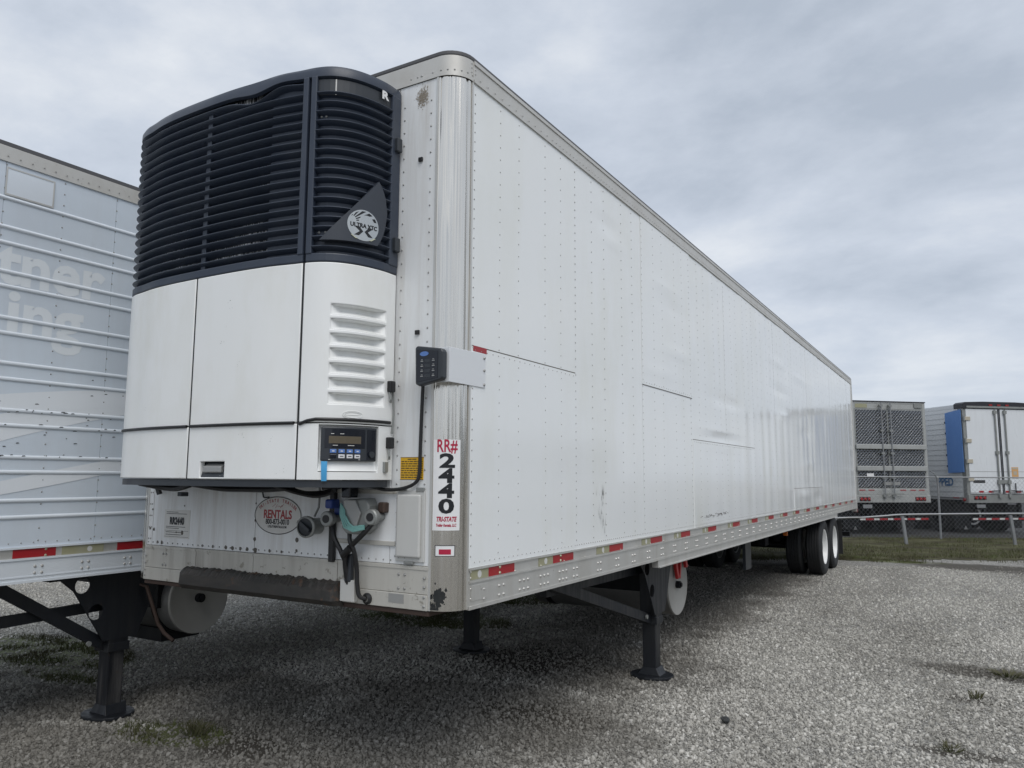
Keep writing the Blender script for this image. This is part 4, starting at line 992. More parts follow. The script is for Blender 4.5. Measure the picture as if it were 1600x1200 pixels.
# coil face and mullions behind the slats
sweep(MB(), rect(-.09, -.048, UZG+.03, UZT-.08), -.86, .44).build('condenser_coil', M['coil'], T)
sweep(MB(), rect(-.09, -.034, UZG+.03, UZT-.08), .44, SR).build('backing_panel', M['navy'], T)
sweep(MB(), rect(-.09, -.034, UZG+.03, UZT-.08), SR, SE-.03).build('backing_panel', M['navy'], T)
sweep(MB(), rect(-.09, -.034, UZG+.03, UZT-.08), -SE+.03, -.86).build('backing_panel', M['navy'], T)
for s in (-.80, -.045): sweep(MB(), rect(-.046, -.02, UZG+.04, UZT-.09), s-.018, s+.018, 1).build('mullion', M['navy'], T)
for (s, z) in [(.76, 3.62), (.79, 3.62), (.76, 3.27), (.79, 3.27), (.77, 2.985), (.81, 2.985)]:
    MB().dome(up_(s, -.034, z), (0, -1, 0), .009, .006).build('clip_screw', M['grey'], T)
# triangular badge plate
def bez(p0, p1, p2, n):
    return [((1-q)**2*p0[0]+2*q*(1-q)*p1[0]+q*q*p2[0], (1-q)**2*p0[1]+2*q*(1-q)*p1[1]+q*q*p2[1]) for q in [i/n for i in range(n+1)]]
A, B_, C_ = (1.098, 3.295), (.795, 2.930), (1.10, 2.938)
outl = [B_, C_] + bez(C_, (1.215, 3.14), A, 10)[1:]
mb = MB(); n = len(outl); vs_ = []
# sliced into strips so the plate follows the curve
def span(s):
    zs_ = []
    for i in range(n):
        (s0, z0), (s1, z1) = outl[i], outl[(i+1) % n]
        if (s0-s)*(s1-s) <= 0 and abs(s1-s0) > 1e-9: zs_.append(z0+(z1-z0)*(s-s0)/(s1-s0))
    return (min(zs_), max(zs_)) if len(zs_) > 1 else (zs_[0], zs_[0]) if zs_ else None
smin = min(q[0] for q in outl)+1e-4; smax = max(q[0] for q in outl)-1e-4
for i in range(31):
    s = smin+(smax-smin)*i/30; z0, z1 = span(s)
    vs_ += [up_(s, .018, z0), up_(s, .018, z1), up_(s, -.02, z0), up_(s, -.02, z1)]
fs_ = []
for i in range(30):
    a = i*4; fs_ += [(a, a+4, a+5, a+1), (a, a+2, a+6, a+4), (a+1, a+5, a+7, a+3), (a+2, a+3, a+7, a+6)]
fs_ += [(0, 1, 3, 2), (120, 122, 123, 121)]
mb.add(vs_, fs_); bp = mb.build('badge_plate', M['panelgrey'], T)
M['plate'] = mat('badge_plate_plastic', (0.038, 0.045, 0.058), 0.38); bp.data.materials[0] = M['plate']
bs, bz, br = 1.012, 3.03, .083
bu = on_unit(bs, bz, .020)
mb = MB(); mb.grid(lambda u, v_: bu(max(v_, .01)*br*1.05*math.cos(2*math.pi*u), max(v_, .01)*br*math.sin(2*math.pi*u)), 48, 10)
mb.build('round_badge', M['badge'], bp)
bu2 = on_unit(bs, bz, .0215)
mb = MB(); vs_ = []
for k in range(48):
    a = k*math.pi/24; vs_ += [bu2(br*1.05*math.cos(a), br*math.sin(a)), bu2((br-.006)*1.05*math.cos(a), (br-.006)*math.sin(a))]
mb.build('badge_ring', M['decal'], bp) if False else None
mb = MB()
for k in range(6):                         # dark rays of the upper half
    a0, a1 = R(6+15*k), R(6+15*k+8)
    c0 = (-.075, .014)
    def hit(a):
        q = .001
        while math.hypot((c0[0]+q*math.cos(a))/1.05, c0[1]+q*math.sin(a)) < br-.008: q += .002
        return (c0[0]+q*math.cos(a), c0[1]+q*math.sin(a))
    h0, h1 = hit(a0), hit(a1)
    if math.hypot(h0[0]-c0[0], h0[1]-c0[1]) < .03: continue
    q_ = .034; mb.add([bu2(c0[0]+q_*math.cos(a0), c0[1]+q_*math.sin(a0)), bu2(*h0), bu2(*h1), bu2(c0[0]+q_*math.cos(a1), c0[1]+q_*math.sin(a1))], [(0, 1, 2, 3)])
for sgn in (-1, 1):                        # the X: two chevrons back to back
    for top_ in (1, -1):
        mb.add([bu2(sgn*.004, -.034), bu2(sgn*.022, -.034), bu2(sgn*.052, -.034+top_*.024), bu2(sgn*.026, -.034+top_*.024)], [(0, 1, 2, 3)])
mb.build('badge_mark', M['letterblk'], bp)
mb = MB(); mb.add([bu2(-.07, -.058), bu2(.07, -.058), bu2(.045, -.076), bu2(-.045, -.076)], [(0, 1, 2, 3)]); mb.build('badge_base', M['brass'], bp)
lettering([('ULTRA XTC', .002, -.004, .031, .0009, .90)], on_unit(bs, bz, .0222), M['letterblk'], bp, cut=.015)

# white doors
def door(s0, s1, z0, z1, holes=None, nm='unit_door'):
    """outer skin wrapped on the curve, with optional rectangular openings (s0, s1, z0, z1)"""
    mb = MB(); g_ = .0055
    s0 += g_; s1 -= g_; z0 += g_*.6; z1 -= g_*.6
    ss = sorted(set([s0, s1] + [q for h in (holes or []) for q in h[:2]] + [s0+(s1-s0)*k/24 for k in range(25)]))
    zs = sorted(set([z0, z1] + [q for h in (holes or []) for q in h[2:]]))
    idx = {}
    def vtx(i, j, o):
        if (i, j, o) not in idx: idx[(i, j, o)] = len(mb.v); mb.v.append(up_(ss[i], 0.0 if o else -.03, zs[j]))
        return idx[(i, j, o)]
    def solid(i, j):
        if not (0 <= i < len(ss)-1 and 0 <= j < len(zs)-1): return False
        cs, cz = (ss[i]+ss[i+1])/2, (zs[j]+zs[j+1])/2
        return not any(h[0] < cs < h[1] and h[2] < cz < h[3] for h in (holes or []))
    for i in range(len(ss)-1):
        for j in range(len(zs)-1):
            if not solid(i, j): continue
            mb.f.append((vtx(i, j, 1), vtx(i+1, j, 1), vtx(i+1, j+1, 1), vtx(i, j+1, 1)))
            for (di, dj, a, b_) in ((-1, 0, (i, j), (i, j+1)), (1, 0, (i+1, j), (i+1, j+1)), (0, -1, (i, j), (i+1, j)), (0, 1, (i, j+1), (i+1, j+1))):
                if not solid(i+di, j+dj): mb.f.append((vtx(*a, 1), vtx(*b_, 1), vtx(*b_, 0), vtx(*a, 0)))
    return mb.build(nm, M['door'], T, True, bevel=.006)
LV0, LV1, LZ0, LZ1 = .862, 1.185, 2.066, 2.60
NL = 7; pit = (LZ1-LZ0)/NL
holes = [(LV0, LV1, LZ0+pit*k+.022, LZ0+pit*(k+1)) for k in range(NL)]
door(-SE, SL, UZM, UZG); door(SL, SR, UZM, UZG); ud = door(SR, SE, UZM, UZG, holes)
for k in range(NL):                        # scooped louvre pockets
    z0 = LZ0+pit*k+.022; z1 = LZ0+pit*(k+1)
    mb = MB(); ns = 12; vs_ = []
    for i in range(ns+1):
        s = LV0+(LV1-LV0)*i/ns; e_ = min(1, min(i, ns-i)/2)
        vs_ += [up_(s, -.004, z0), up_(s, -.004-.040*e_, z0+.012+.012*e_), up_(s, -.004-.044*e_, z1-.004)]
    vs_2 = [up_(LV0+(LV1-LV0)*i/ns, -.004, z1) for i in range(ns+1)]
    o0 = len(mb.v); mb.add(vs_, [(i*3+j, (i+1)*3+j, (i+1)*3+j+1, i*3+j+1) for i in range(ns) for j in range(2)])
    o1 = len(mb.v); mb.add(vs_2, [(o1-o1+i-len(vs_)+len(vs_), 0, 0) for i in range(0)])
    mb.f += [(i*3+2, (i+1)*3+2, o1+i+1, o1+i) for i in range(ns)]
    mb.build('louvre', M['door'], ud, True)
mb = MB()
for (a, b_) in ((.055, .020), (.046, .0145)):
    mb.tube([up_(.99+a*math.cos(q), .001, 2.034+b_*math.sin(q)) for q in [k*math.pi/12 for k in range(25)]], .0018, 5)
mb.tube([up_(.99+u, .001, 2.034) for u in (-.04, 0, .04)], .0018, 5)
mb.build('oval_emblem', M['door'], ud, True)
door(-SE, SL, UZ0, UZM)
NS0, NS1, NZ0, NZ1 = .045, .235, UZ0+.012, 1.798
ld = door(SL, SR, UZ0, UZM, [(NS0, NS1, NZ0, NZ1)])
sweep(MB(), [(-.028, NZ0), (-.008, NZ0), (-.04, NZ1), (-.06, NZ1)], NS0, NS1).build('latch_recess', M['panelgrey'], ld)
sweep(MB(), [(-.03, 1.735), (-.004, 1.742), (-.004, 1.772), (-.04, 1.79)], NS0+.02, NS1-.03).build('door_latch', M['grey'], ld, bevel=.004)
CS0, CS1, CZ0, CZ1 = .832, 1.14, 1.80, 1.972
cd = door(SR, SE, UZ0, UZM, [(CS0-.012, CS1+.012, CZ0-.055, CZ1+.01)])
for s_ in (SL, SR): sweep(MB(), rect(-.03, -.003, UZ0+.002, UZG-.002), s_-.0054, s_+.0054, 1).build('door_gasket', M['hose'], T)
# recess, control panel
sweep(MB(), [(-.035, CZ0-.055), (-.010, CZ0-.05), (-.024, CZ0-.01), (-.03, CZ1+.01), (-.05, CZ1+.01)], CS0-.012, CS1+.012).build('panel_recess', M['door'], cd, True)
cp_ = sweep(MB(), rect(-.03, .0, CZ0, CZ1), CS0, CS1).build('control_panel', M['panelgrey'], T, bevel=.006)
sweep(MB(), rect(-.002, .0015, CZ0+.065, CZ1-.01), CS0+.02, CS1-.075).build('screen_bezel', M['gloss'], cp_)
sweep(MB(), rect(-.001, .0025, CZ0+.088, CZ0+.125), CS0+.04, CS1-.10).build('screen', M['lcd'], cp_)
sweep(MB(), rect(-.002, .0015, CZ0+.01, CZ1-.01), CS1-.062, CS1-.010).build('switch_strip', M['gloss'], cp_)
for k in range(4):
    s = CS0+.047+.042*k
    sweep(MB(), rect(-.001, .004, CZ0+.040, CZ0+.059), s, s+.032, 2).build('button', M['btnblue'], cp_, bevel=.002)
    sweep(MB(), rect(-.001, .004, CZ0+.014, CZ0+.033), s, s+.032, 2).build('button', M['btnwhite'] if k else M['gloss'], cp_, bevel=.002)
    mb = sweep(MB(), rect(.0042, .0048, CZ0+.0475, CZ0+.052), s+.010, s+.022, 1); mb.build('button_icon', M['decal'], cp_)
    if k: sweep(MB(), rect(.0042, .0048, CZ0+.022, CZ0+.026), s+.007, s+.025, 1).build('button_icon', M['lettergrey'], cp_)
mb = MB()
for (a, b_, z) in ((.05, .065, .135), (.095, .115, .135), (.06, .085, .077), (.135, .17, .077), (.04, .05, .006), (.195, .205, .006)): sweep(mb, rect(.0026, .003, CZ0+z, CZ0+z+.003), CS0+a, CS0+b_, 1)
mb.build('panel_print', M['decalgrey'], cp_)
xk, yk, zk = up_(CS1-.036, .002, CZ0+.035); q0 = Vector(up_(CS1-.036, .02, CZ0+.035))-Vector((xk, yk, zk))
MB().cyl((xk, yk, zk), Vector((xk, yk, zk))+q0*.5, .016, n=16).build('rotary_switch', M['panelgrey'], cp_, True)
mb = MB(); mb.grid(lambda u, v_: up_(CS0+.006+.03*u*(1-.15*v_)+.004*v_, .003+.004*math.sin(v_*3), CZ0-.002-.098*v_), 3, 8); mb.build('blue_tape', M['bluetape'], T)
# rubber trim between upper and lower doors
def trim(pts, r=.0085):
    out = []
    for (s0, z0), (s1, z1) in zip(pts, pts[1:]):
        m_ = max(2, int((s1-s0)/.03)); out += [up_(s0+(s1-s0)*k/m_, .004, z0+(z1-z0)*k/m_) for k in range(m_)]
    out.append(up_(pts[-1][0], .004, pts[-1][1]))
    return MB().tube(out, r, 8).build('door_trim', M['hose'], T, True)
mb = MB(); random.seed(31)
for (s_, z_, q, k_) in [(.23, 2.62, .012, 7), (.22, 2.655, .008, 4), (.165, 2.44, .006, 7), (.30, 2.3, .01, 4), (.35, 1.93, .012, 5), (-.12, 1.72, .012, 6), (.62, 1.74, .02, 9), (-.5, 2.1, .008, 4), (.55, 1.9, .012, 5), (.22, 1.72, .014, 7)]:
    for k in range(k_):
        a, c, w_ = s_+random.gauss(0, q), z_+random.gauss(0, q), random.uniform(.001, .004)
        mb.add([up_(a, .0012, c), up_(a+w_*2, .0012, c+w_*.4), up_(a+w_, .0012, c+w_)], [(0, 1, 2)])
mb.build('scuff_marks', M['grey'], T, kind='stuff')
trim([(-1.2, UZM), (SL-.015, UZM)]); trim([(SL+.015, UZM), (SR-.02, UZM)]); trim([(SR+.012, UZM-.006), (SR+.055, UZM+.010), (SR+.10, UZM+.018), (1.235, UZM+.018)])
# side latches of the right door
for z in (2.20, 1.90):
    o = MB().box(UCX+UHW-.002, UCX+UHW+.03, -.07, -.03, z-.03, z+.03).build('side_latch', M['hose'], T, bevel=.006)
    MB().tube([(UCX+UHW+.012, -.06, z-.03), (UCX+UHW+.02, -.06, z-.07), (UCX+UHW+.012, -.05, z-.085)], .006).build('latch_hook', M['castgrey'], o)
MB().box(UCX+UHW-.002, UCX+UHW+.016, -.09, -.06, 1.745, 1.80).build('hinge', M['castgrey'], T, bevel=.003)
for z in (3.55, 2.98): MB().box(UCX+UHW-.002, UCX+UHW+.03, -.06, -.02, z-.04, z+.04).build('side_latch', M['panelgrey'], T, bevel=.006)
MB().tube([(UCX+UHW+.008, -.03, 2.2), (UCX+UHW+.010, -.02, 2.05), (UCX+UHW+.008, -.03, 1.95)], .005).build('latch_cable', M['castgrey'], T, True)

# running gear of the main trailer
landing_gear(T, 3.385, -.223, -2.112)
tk = fuel_tank(T, 4.2, .69, .285, -1.75, -.25, M['tankend'])
for (y0, y1) in ((4.06, 4.12), (4.26, 4.16)):
    MB().bar((-.235, y0, 1.0), (-.222, y1, .76), .03, .05).build('red_strap', M['redpaint'], tk, bevel=.005)
MB().bar((-.235, 4.36, 1.0), (-.222, 4.38, .84), .03, .055).build('red_strap', M['redpaint'], tk, bevel=.005)
crossmembers(T, .95, 15.9)
MB().box(-W+.06, -.06, .1, LEN-.1, ZB+.08, ZB+.1).build('floor_underside', M['black'], T)
running_gear(T, (11.8, 13.0), 14.1)
o = MB().box(-.16, -.10, 8.75, 8.8, .88, .94).build('side_marker', M['amber'], T, bevel=.008); MB().box(-.2, -.07, 8.78, 8.82, .94, 1.05).build('marker_bracket', M['black'], T)
o = MB().box(-.42, -.38, 7.4, 7.7, .50, 1.04).build('side_flap', M['panelgrey'], T)
MB().box(-1.0, -.9, 5.8, 10.0, .80, .98).box(-1.7, -1.6, 5.8, 10.0, .80, .98).build('frame_beam', M['black'], T)
hose('brake_line', [(-1.2, 4.6, .95), (-1.2, 6.5, .8), (-1.25, 8.5, .85), (-1.2, 10.5, .75), (-1.2, 11.6, .7)], .018)
MB().cyl((-1.5, 8.9, .78), (-.9, 8.9, .78), .14, n=20).build('air_tank', M['black'], T, True)
# rear frame
for x in (0, -W):
    s = 1 if x == 0 else -1
    MB().box(min(x-.1*s, x+.012*s), max(x-.1*s, x+.012*s), LEN-.1, LEN+.03, .97, ZT-.01).build('rear_post', M['alu'], T, bevel=.004)
    MB().box(min(x-.05*s, x+.014*s), max(x-.05*s, x+.014*s), LEN-.06, LEN+.032, .96, 1.03).build('tail_marker', M['redlens'], T)
MB().box(-W+.1, -.1, LEN-.02, LEN+.02, ZB-.05, ZB+.2).build('rear_sill', M['alu'], T)
for x0, x1 in ((-W+.1, -W/2-.004), (-W/2+.004, -.1)):
    d_ = MB().box(x0, x1, LEN-.02, LEN+.015, ZB+.2, ZT-.16).build('rear_door', M['farwhite'], T, bevel=.004)
    for xx in (x0+.35, x1-.35): MB().cyl((xx, LEN+.04, ZB+.1), (xx, LEN+.04, ZT-.2), .016, n=8).build('lock_rod', M['galv'], d_)
MB().box(-W+.1, -.1, LEN-.02, LEN+.02, ZT-.16, ZT-.02).build('rear_header', M['alu'], T)
MB().box(-W+.15, -.15, LEN-.25, LEN-.15, .42, .52).box(-.75, -.65, LEN-.25, LEN-.15, .5, 1.05).box(-W+.65, -W+.75, LEN-.25, LEN-.15, .5, 1.05).build('rear_guard', M['black'], T)

# ------------------------------------------------------------ silver trailer on the left
LX, LY = -3.0, -3.12
S = empty('silver_trailer', 'silver-blue ribbed semi-trailer with ghost lettering of old signs, at the left edge', 'semi-trailer', (LX, LY, 0))
ZTL, ZBL = 3.865, 1.035
yl = lambda y: y-LY
def outl(inset):
    r = RC-inset; return [(-inset, LEN-inset)] + [corner(90-90*k/8, r) for k in range(9)] + [corner(90*k/8, r, False) for k in range(9)] + [(-W+inset, LEN-inset)]
prismz(MB(), outl(.02), ZBL+.02, ZTL-.03).build('inner_body', M['silver'], S)
prismz(MB(), outl(-.006), ZTL-.022, ZTL+.004).build('roof', M['roofedge'], S)
strip(MB(), 1, 89, RC, ZBL, ZTL-.03, True, .02, 10).build('corner_post', M['alu'], S, True)
MB().box(-.03, .006, RC, LEN, ZTL-.125, ZTL-.023).build('side_top_rail', M['rail'], S, bevel=.003)
MB().box(-.03, .010, RC, LEN, ZTL-.127, ZTL-.112).build('rail_lip', M['rail'], S)
pw = 1.03; y = RC+.012
ys2 = [RC+.012]; yy = yl(-.41)-2*pw
seams = [RC+.012] + [yl(-.79)+.378*k*2 for k in range(-3, 19)]
seams = [s for s in seams if RC < s < LEN-.3] + [LEN-.02]
for a, b_ in zip(seams, seams[1:]):
    MB().box(-.02, .0, a+.001, b_-.001, 1.262, ZTL-.115).build('side_panel', M['silver'], S, bevel=.001)
RIBZ = [3.50, 3.31, 3.207, 3.02, 2.925, 2.722, 2.623, 2.431, 2.33, 2.132, 2.035, 1.833, 1.738, 1.557, 1.451]
rib_me = None
for z in RIBZ:
    if rib_me is None:
        mb = MB(); sec = [(-.001, -.015), (.006, -.011), (.0095, -.004), (.0095, .004), (.006, .011), (-.001, .015)]
        nseg = 90; vs_ = [(a, RC+.02+(LEN-.06-RC)*i/nseg, b_) for i in range(nseg+1) for a, b_ in sec]; k = len(sec)
        mb.add(vs_, [(i*k+j, (i+1)*k+j, (i+1)*k+j+1, i*k+j+1) for i in range(nseg) for j in range(k-1)] + [tuple(range(k)), tuple(nseg*k+j for j in range(k-1, -1, -1))])
        o = mb.build('rib', M['silverrib'], S, True); rib_me = o.data
    else:
        o = bpy.data.objects.new('rib', rib_me); COL.objects.link(o); o.parent = S
    o.location = (0, 0, z)
mb = MB()
for k in range(-4, 14):
    y0 = yl(-.41)+.378*k
    if not (.2 < y0 < 8): continue
    z = 1.30
    while z < ZTL-.13: mb.dome((.0005, y0, z), (1, 0, 0), .006, .004); z += .078
y = .25
while y < 8: mb.dome((.0005, y, 1.288), (1, 0, 0), .005, .004); mb.dome((.011, y+.03, ZTL-.09), (1, 0, 0), .0055, .004); y += .076
o = mb.build('side_rivets', M['rivet'], S); o['kind'] = 'stuff'
# patch plate
o = MB().box(.0, .005, yl(-.785), yl(-.485), 3.525, 3.70).build('repair_plate', M['silverrib'], S, bevel=.002)
mb = MB().box(.004, .007, yl(-.79), yl(-.48), 3.518, 3.53).box(.004, .007, yl(-.79), yl(-.48), 3.696, 3.706).box(.004, .007, yl(-.79), yl(-.78), 3.53, 3.696).box(.004, .007, yl(-.49), yl(-.48), 3.53, 3.696)
mb.build('plate_edge', M['alu'], o)
# ghost lettering left where vinyl letters were peeled off
fnl = lambda u, v_: (.0012, u, v_)
lettering([('tner', yl(-.445), 3.075, .40, .012, 1.02), ('ing', yl(-.475), 2.755, .40, .012, 1.08)], fnl, M['ghost'], S, 'ghost_lettering')
BX = [.0012]
def band(f0, f1, y0, y1, n=24):
    BX[0] += .0005
    mb = MB(); vs_ = []
    for k in range(n+1):
        y = y0+(y1-y0)*k/n; vs_ += [(BX[0], yl(y), f0(k/n)), (BX[0], yl(y), f1(k/n))]
    return mb.add(vs_, [(2*k, 2*k+2, 2*k+3, 2*k+1) for k in range(n)])
band(lambda q: 1.78+.50*q**.7, lambda q: 1.95+.44*q**.6, -1.0, .7).build('ghost_swoosh', M['swoosh'], S)
band(lambda q: 2.08+.20*q, lambda q: 2.16+.24*q**.7, -1.0, .7).build('ghost_swoosh', M['swoosh'], S)
band(lambda q: 1.55+.33*q**1.2, lambda q: 1.60+.36*q**.9, -1.0, .7).build('ghost_swoosh', M['swoosh'], S)
mb = MB(); random.seed(12)
for k in range(46):
    y = random.uniform(-.75, .15); z = 2.11+.15*math.sin(y*5)*.3+random.gauss(-.06, .14); q = random.uniform(.006, .04)
    if random.random() < .5: z = random.choice((2.14, 2.125, 1.845, 2.04))+random.gauss(0, .006); x = .0118
    else: x = .003
    mb.add([(x, yl(y), z), (x, yl(y)+q, z+.002), (x, yl(y)+q*.7, z+.007), (x, yl(y)+q*.2, z+.006)], [(0, 1, 2, 3)])
mb.build('scrape_marks', M['tar'], S, kind='stuff')
# lower rail
o = MB().box(-.03, .006, RC+.01, LEN, ZBL, 1.178).build('bottom_rail', M['silverrib'], S, bevel=.002)
MB().box(-.01, .013, RC+.01, LEN, 1.178, 1.190).box(-.01, .012, RC+.01, LEN, 1.25, 1.262).box(-.01, .011, RC+.01, LEN, ZBL-.002, ZBL+.014).box(-.01, .009, RC+.01, LEN, 1.068, 1.076).build('rail_bead', M['silverrib'], o)
MB().box(-.03, .002, RC+.01, LEN, 1.19, 1.25).build('tape_strip', M['alu'], o)
mb = MB()
for k in range(-8, 30):
    y0 = yl(-.42)+.31*k
    if .3 < y0 < 12:
        for dy in (0, .045):
            for z in (1.093, 1.135): mb.dome((.006, y0+dy, z), (1, 0, 0), .0105, .008, 8)
o = mb.build('rail_bolts', M['bolt'], S); o['kind'] = 'stuff'
for k in range(-3, 12):
    y0 = yl(-.561)+.70*k
    if not .3 < y0 < 12: continue
    o = MB().box(.002, .0035, y0, y0+.27, 1.193, 1.248).build('reflective_tape', M['redtape'], S)
    for z in (1.2, 1.24):
        MB().dome((.0035, y0+.205, z), (1, 0, 0), .009, .006, 8).build('marker_stud', M['brass'], o)
    o = MB().box(.002, .0035, y0+.31, y0+.60, 1.193, 1.248).build('reflective_tape', M['olive'], S)
    MB().cyl((.0035, y0+.50, 1.22), (.0042, y0+.50, 1.22), .018, n=16).build('round_mark', M['whitetape'], o)
landing_gear(S, yl(.28), -.2, -2.1, True, .78, 'legworn', .86)
fuel_tank(S, yl(.90), .76, .27, -.85, -.06, M['tankend'])
MB().box(-1.1, -.3, yl(.75), yl(1.1), .42, .52).build('tank_step', M['black'], S)
crossmembers(S, 1.0, 15.8)
MB().box(-W+.06, -.06, .1, LEN-.1, ZBL+.085, ZBL+.1).build('floor_underside', M['black'], S)
running_gear(S, (14.0, 15.2), 15.9, (12.2, 15.9), 'castgrey')
MB().box(-W+.02, -.02, LEN-.02, LEN+.02, ZBL-.05, ZTL-.02).build('rear_frame', M['alu'], S)

# ------------------------------------------------------------ trailers beyond the fence
def chassis_rear(root, zb=1.05, L_=15):
    MB().box(.05, 2.55, .3, L_-.3, zb+.0, zb+.1).build('floor_underside', M['black'], root)
    for y in (1.5, 2.75):
        for x in (.24, .58, 2.02, 2.36):
            o = MB().lathe(tyre_profile(), (0, 0, 0), (1, 0, 0), 28).build('wheel', M['rubber'], root, True); o.location = (x, y, .5)
            MB().lathe([(-.1, .292), (-.02, .27), (.0, .2), (.0, 0)] if x < 1.3 else [(.1, .292), (.02, .27), (0, .2), (0, 0)], (0, 0, 0), (1, 0, 0), 24).build('rim', M['black'], o, True)
        MB().cyl((.5, y, .5), (2.1, y, .5), .07, n=12).build('axle', M['black'], root, True)
    for x in (.75, 1.75): MB().box(x, x+.1, .5, 4.5, .75, 1.0).build('slider_rail', M['black'], root)
    for x in (.36, 2.24): MB().box(x-.3, x+.3, .72, .735, .15, .9).build('mud_flap', M['rubber'], root)
    o = MB().box(.15, 2.45, .10, .2, .42, .53).box(.62, .72, .1, .2, .53, 1.05).box(1.88, 1.98, .1, .2, .53, 1.05).build('rear_guard', M['black'], root)
    x = .2; k = 0
    while x < 2.35:
        w_ = .2 if k % 2 == 0 else .28
        MB().box(x, x+w_-.02, .094, .1, .455, .51).build('reflective_tape', M['whitetape'] if k % 2 == 0 else M['redtape'], o); x += w_; k += 1
    for x in (.45, 2.15): MB().prism([(x-.07, .71, .12), (x+.07, .71, .12), (x, .71, .24)], (0, .005, 0)).build('flap_weight', M['grey'], root)
def tail_lights(root, x0, x1, z, y=-.004):
    o = MB().box(x0, x1, y-.012, .0, z-.065, z+.065).build('tail_light', M['farblack'], root, bevel=.01)
    n = 3; w_ = (x1-x0)/n
    for k in range(n):
        MB().lathe([(0, .05), (.02, .045), (.028, .0)], (x0+w_*(k+.5), y-.012, z), (0, -1, 0), 16).build('lamp', M['redlens'], o, True)
def cpos(px, D):      # ground point below a column of the view, D metres ahead of where the photographer stood
    d = fw + r2_*((px-800)/1199.5) - u2_*((748-600)/1199.5)
    return (CP.x+d.x*D, CP.y+d.y*D, 0)

# quilted stainless rear
Q = empty('stainless_trailer', 'semi-trailer with quilted stainless steel rear doors behind the chain-link fence', 'semi-trailer', cpos(1335, 23.5), R(30.6+11))
WW = 2.6; zt, zb = 4.10, 1.27
for x0, x1 in ((0, .1), (WW-.1, WW)): MB().box(x0, x1, 0, .12, .98, zt).build('rear_post', M['fargrey'], Q, bevel=.01)
hd = MB().box(.1, WW-.1, .0, .12, zt-.05, zt).box(.1, WW-.1, .005, .12, zt-.22, zt-.055).build('rear_header', M['fargrey'], Q)
MB().box(-.01, WW+.01, -.02, .2, zt, zt+.03).build('roof_cap', M['farblack'], Q)
MB().box(.14, .55, -.004, .005, zt-.19, zt-.07).build('reflective_tape', M['olive'], hd)
MB().box(WW-.4, WW-.12, -.03, .0, zt-.17, zt-.02).build('vent_box', M['castgrey'], hd, bevel=.01)
MB().box(.0, WW, .1, 15, 1.05, zt-.02).build('body', M['farwhite'], Q)
def quilt(x0, x1, z0, z1, par):
    p_ = .108; mb = MB().add([(x0, -.001, z0), (x1, -.001, z0), (x1, -.001, z1), (x0, -.001, z1)], [(0, 1, 2, 3)])
    nx = int((x1-x0)/p_); nz = int((z1-z0)/p_); random.seed(3)
    for j in range(2*nz+1):
        for i in range(nx+1):
            cx_ = x0 + (i+.5*(j % 2))*p_ + p_*.0; cz_ = z0+j*p_/2
            if cx_-p_/2 < x0-1e-6 or cx_+p_/2 > x1+1e-6 or cz_-p_/2 < z0-1e-6 or cz_+p_/2 > z1+1e-6: continue
            h = .010+random.uniform(-.004, .004); q = p_/2-.0015
            mb.add([(cx_-q, -.002, cz_), (cx_, -.002, cz_-q), (cx_+q, -.002, cz_), (cx_, -.002, cz_+q), (cx_+random.uniform(-.004, .004), -.002-h, cz_+random.uniform(-.004, .004))], [(0, 1, 4), (1, 2, 4), (2, 3, 4), (3, 0, 4)])
    o = mb.build('quilted_sheet', M['quilt'], par)
    mb = MB(); q = p_
    def clip(ax, az, dx):
        # 45 degree bead starting on the left or bottom border
        t0, t1 = 0, 9
        for (c_, d_, lo_, hi_) in ((ax, dx, x0, x1), (az, 1, z0, z1)):
            a_, b_ = (lo_-c_)/d_, (hi_-c_)/d_
            t0 = max(t0, min(a_, b_)); t1 = min(t1, max(a_, b_))
        return (ax+dx*t0, az+t0, ax+dx*t1, az+t1) if t1 > t0+.02 else None
    k = -int((z1-z0)/q)-1
    while k*q < x1-x0+(z1-z0):
        for dx in (1, -1):
            s_ = clip(x0+k*q-q/2 if dx > 0 else x0+k*q+q/2, z0, dx)
            if s_:
                a_, b_, c_, d_ = s_; w_ = .0035; n_ = .7071*w_; e_ = 1 if dx > 0 else -1
                mb.add([(a_+n_, -.003, b_-n_*e_), (a_-n_, -.003, b_+n_*e_), (a_, -.008, b_), (c_+n_, -.003, d_-n_*e_), (c_-n_, -.003, d_+n_*e_), (c_, -.008, d_)], [(0, 3, 5, 2), (1, 2, 5, 4)])
        k += 1
    mb.build('quilt_beads', M['quiltline'], par, kind='stuff'); return o
xm = 1.25
for x0, x1 in ((.11, xm-.005), (xm+.005, WW-.11)):
    d_ = MB().box(x0, x1, .0, .06, zb, zt-.23).build('rear_door', M['fargrey'], Q, bevel=.004)
    quilt(x0+.02, x1-.02, zb+.16, zt-.25, d_)
for z in (2.70, 1.98+.05):
    o = MB().box(.08, WW-.08, -.075, -.012, z-.075, z+.075).build('protection_bar', M['fargrey'], Q, bevel=.015)
for x in (.98, 1.30):
    o = MB().cyl((x, -.09, 1.1), (x, -.09, zt-.02), .02, n=8).build('lock_rod', M['galv'], Q, True)
    for z in (1.2, 1.75, 2.5, 3.2, zt-.12): MB().box(x-.06, x+.06, -.10, -.03, z-.03, z+.03).build('rod_guide', M['castgrey'], o)
    MB().box(x-.03, x+.3, -.12, -.1, 1.24, 1.27).build('rod_handle', M['castgrey'], o)
MB().box(.98, 1.55, -.03, -.015, 1.52, 1.62).build('handle_plate', M['grey'], Q)
MB().box(.42, .66, -.024, -.018, 1.78, 1.88).build('number_sticker', M['decal'], Q)
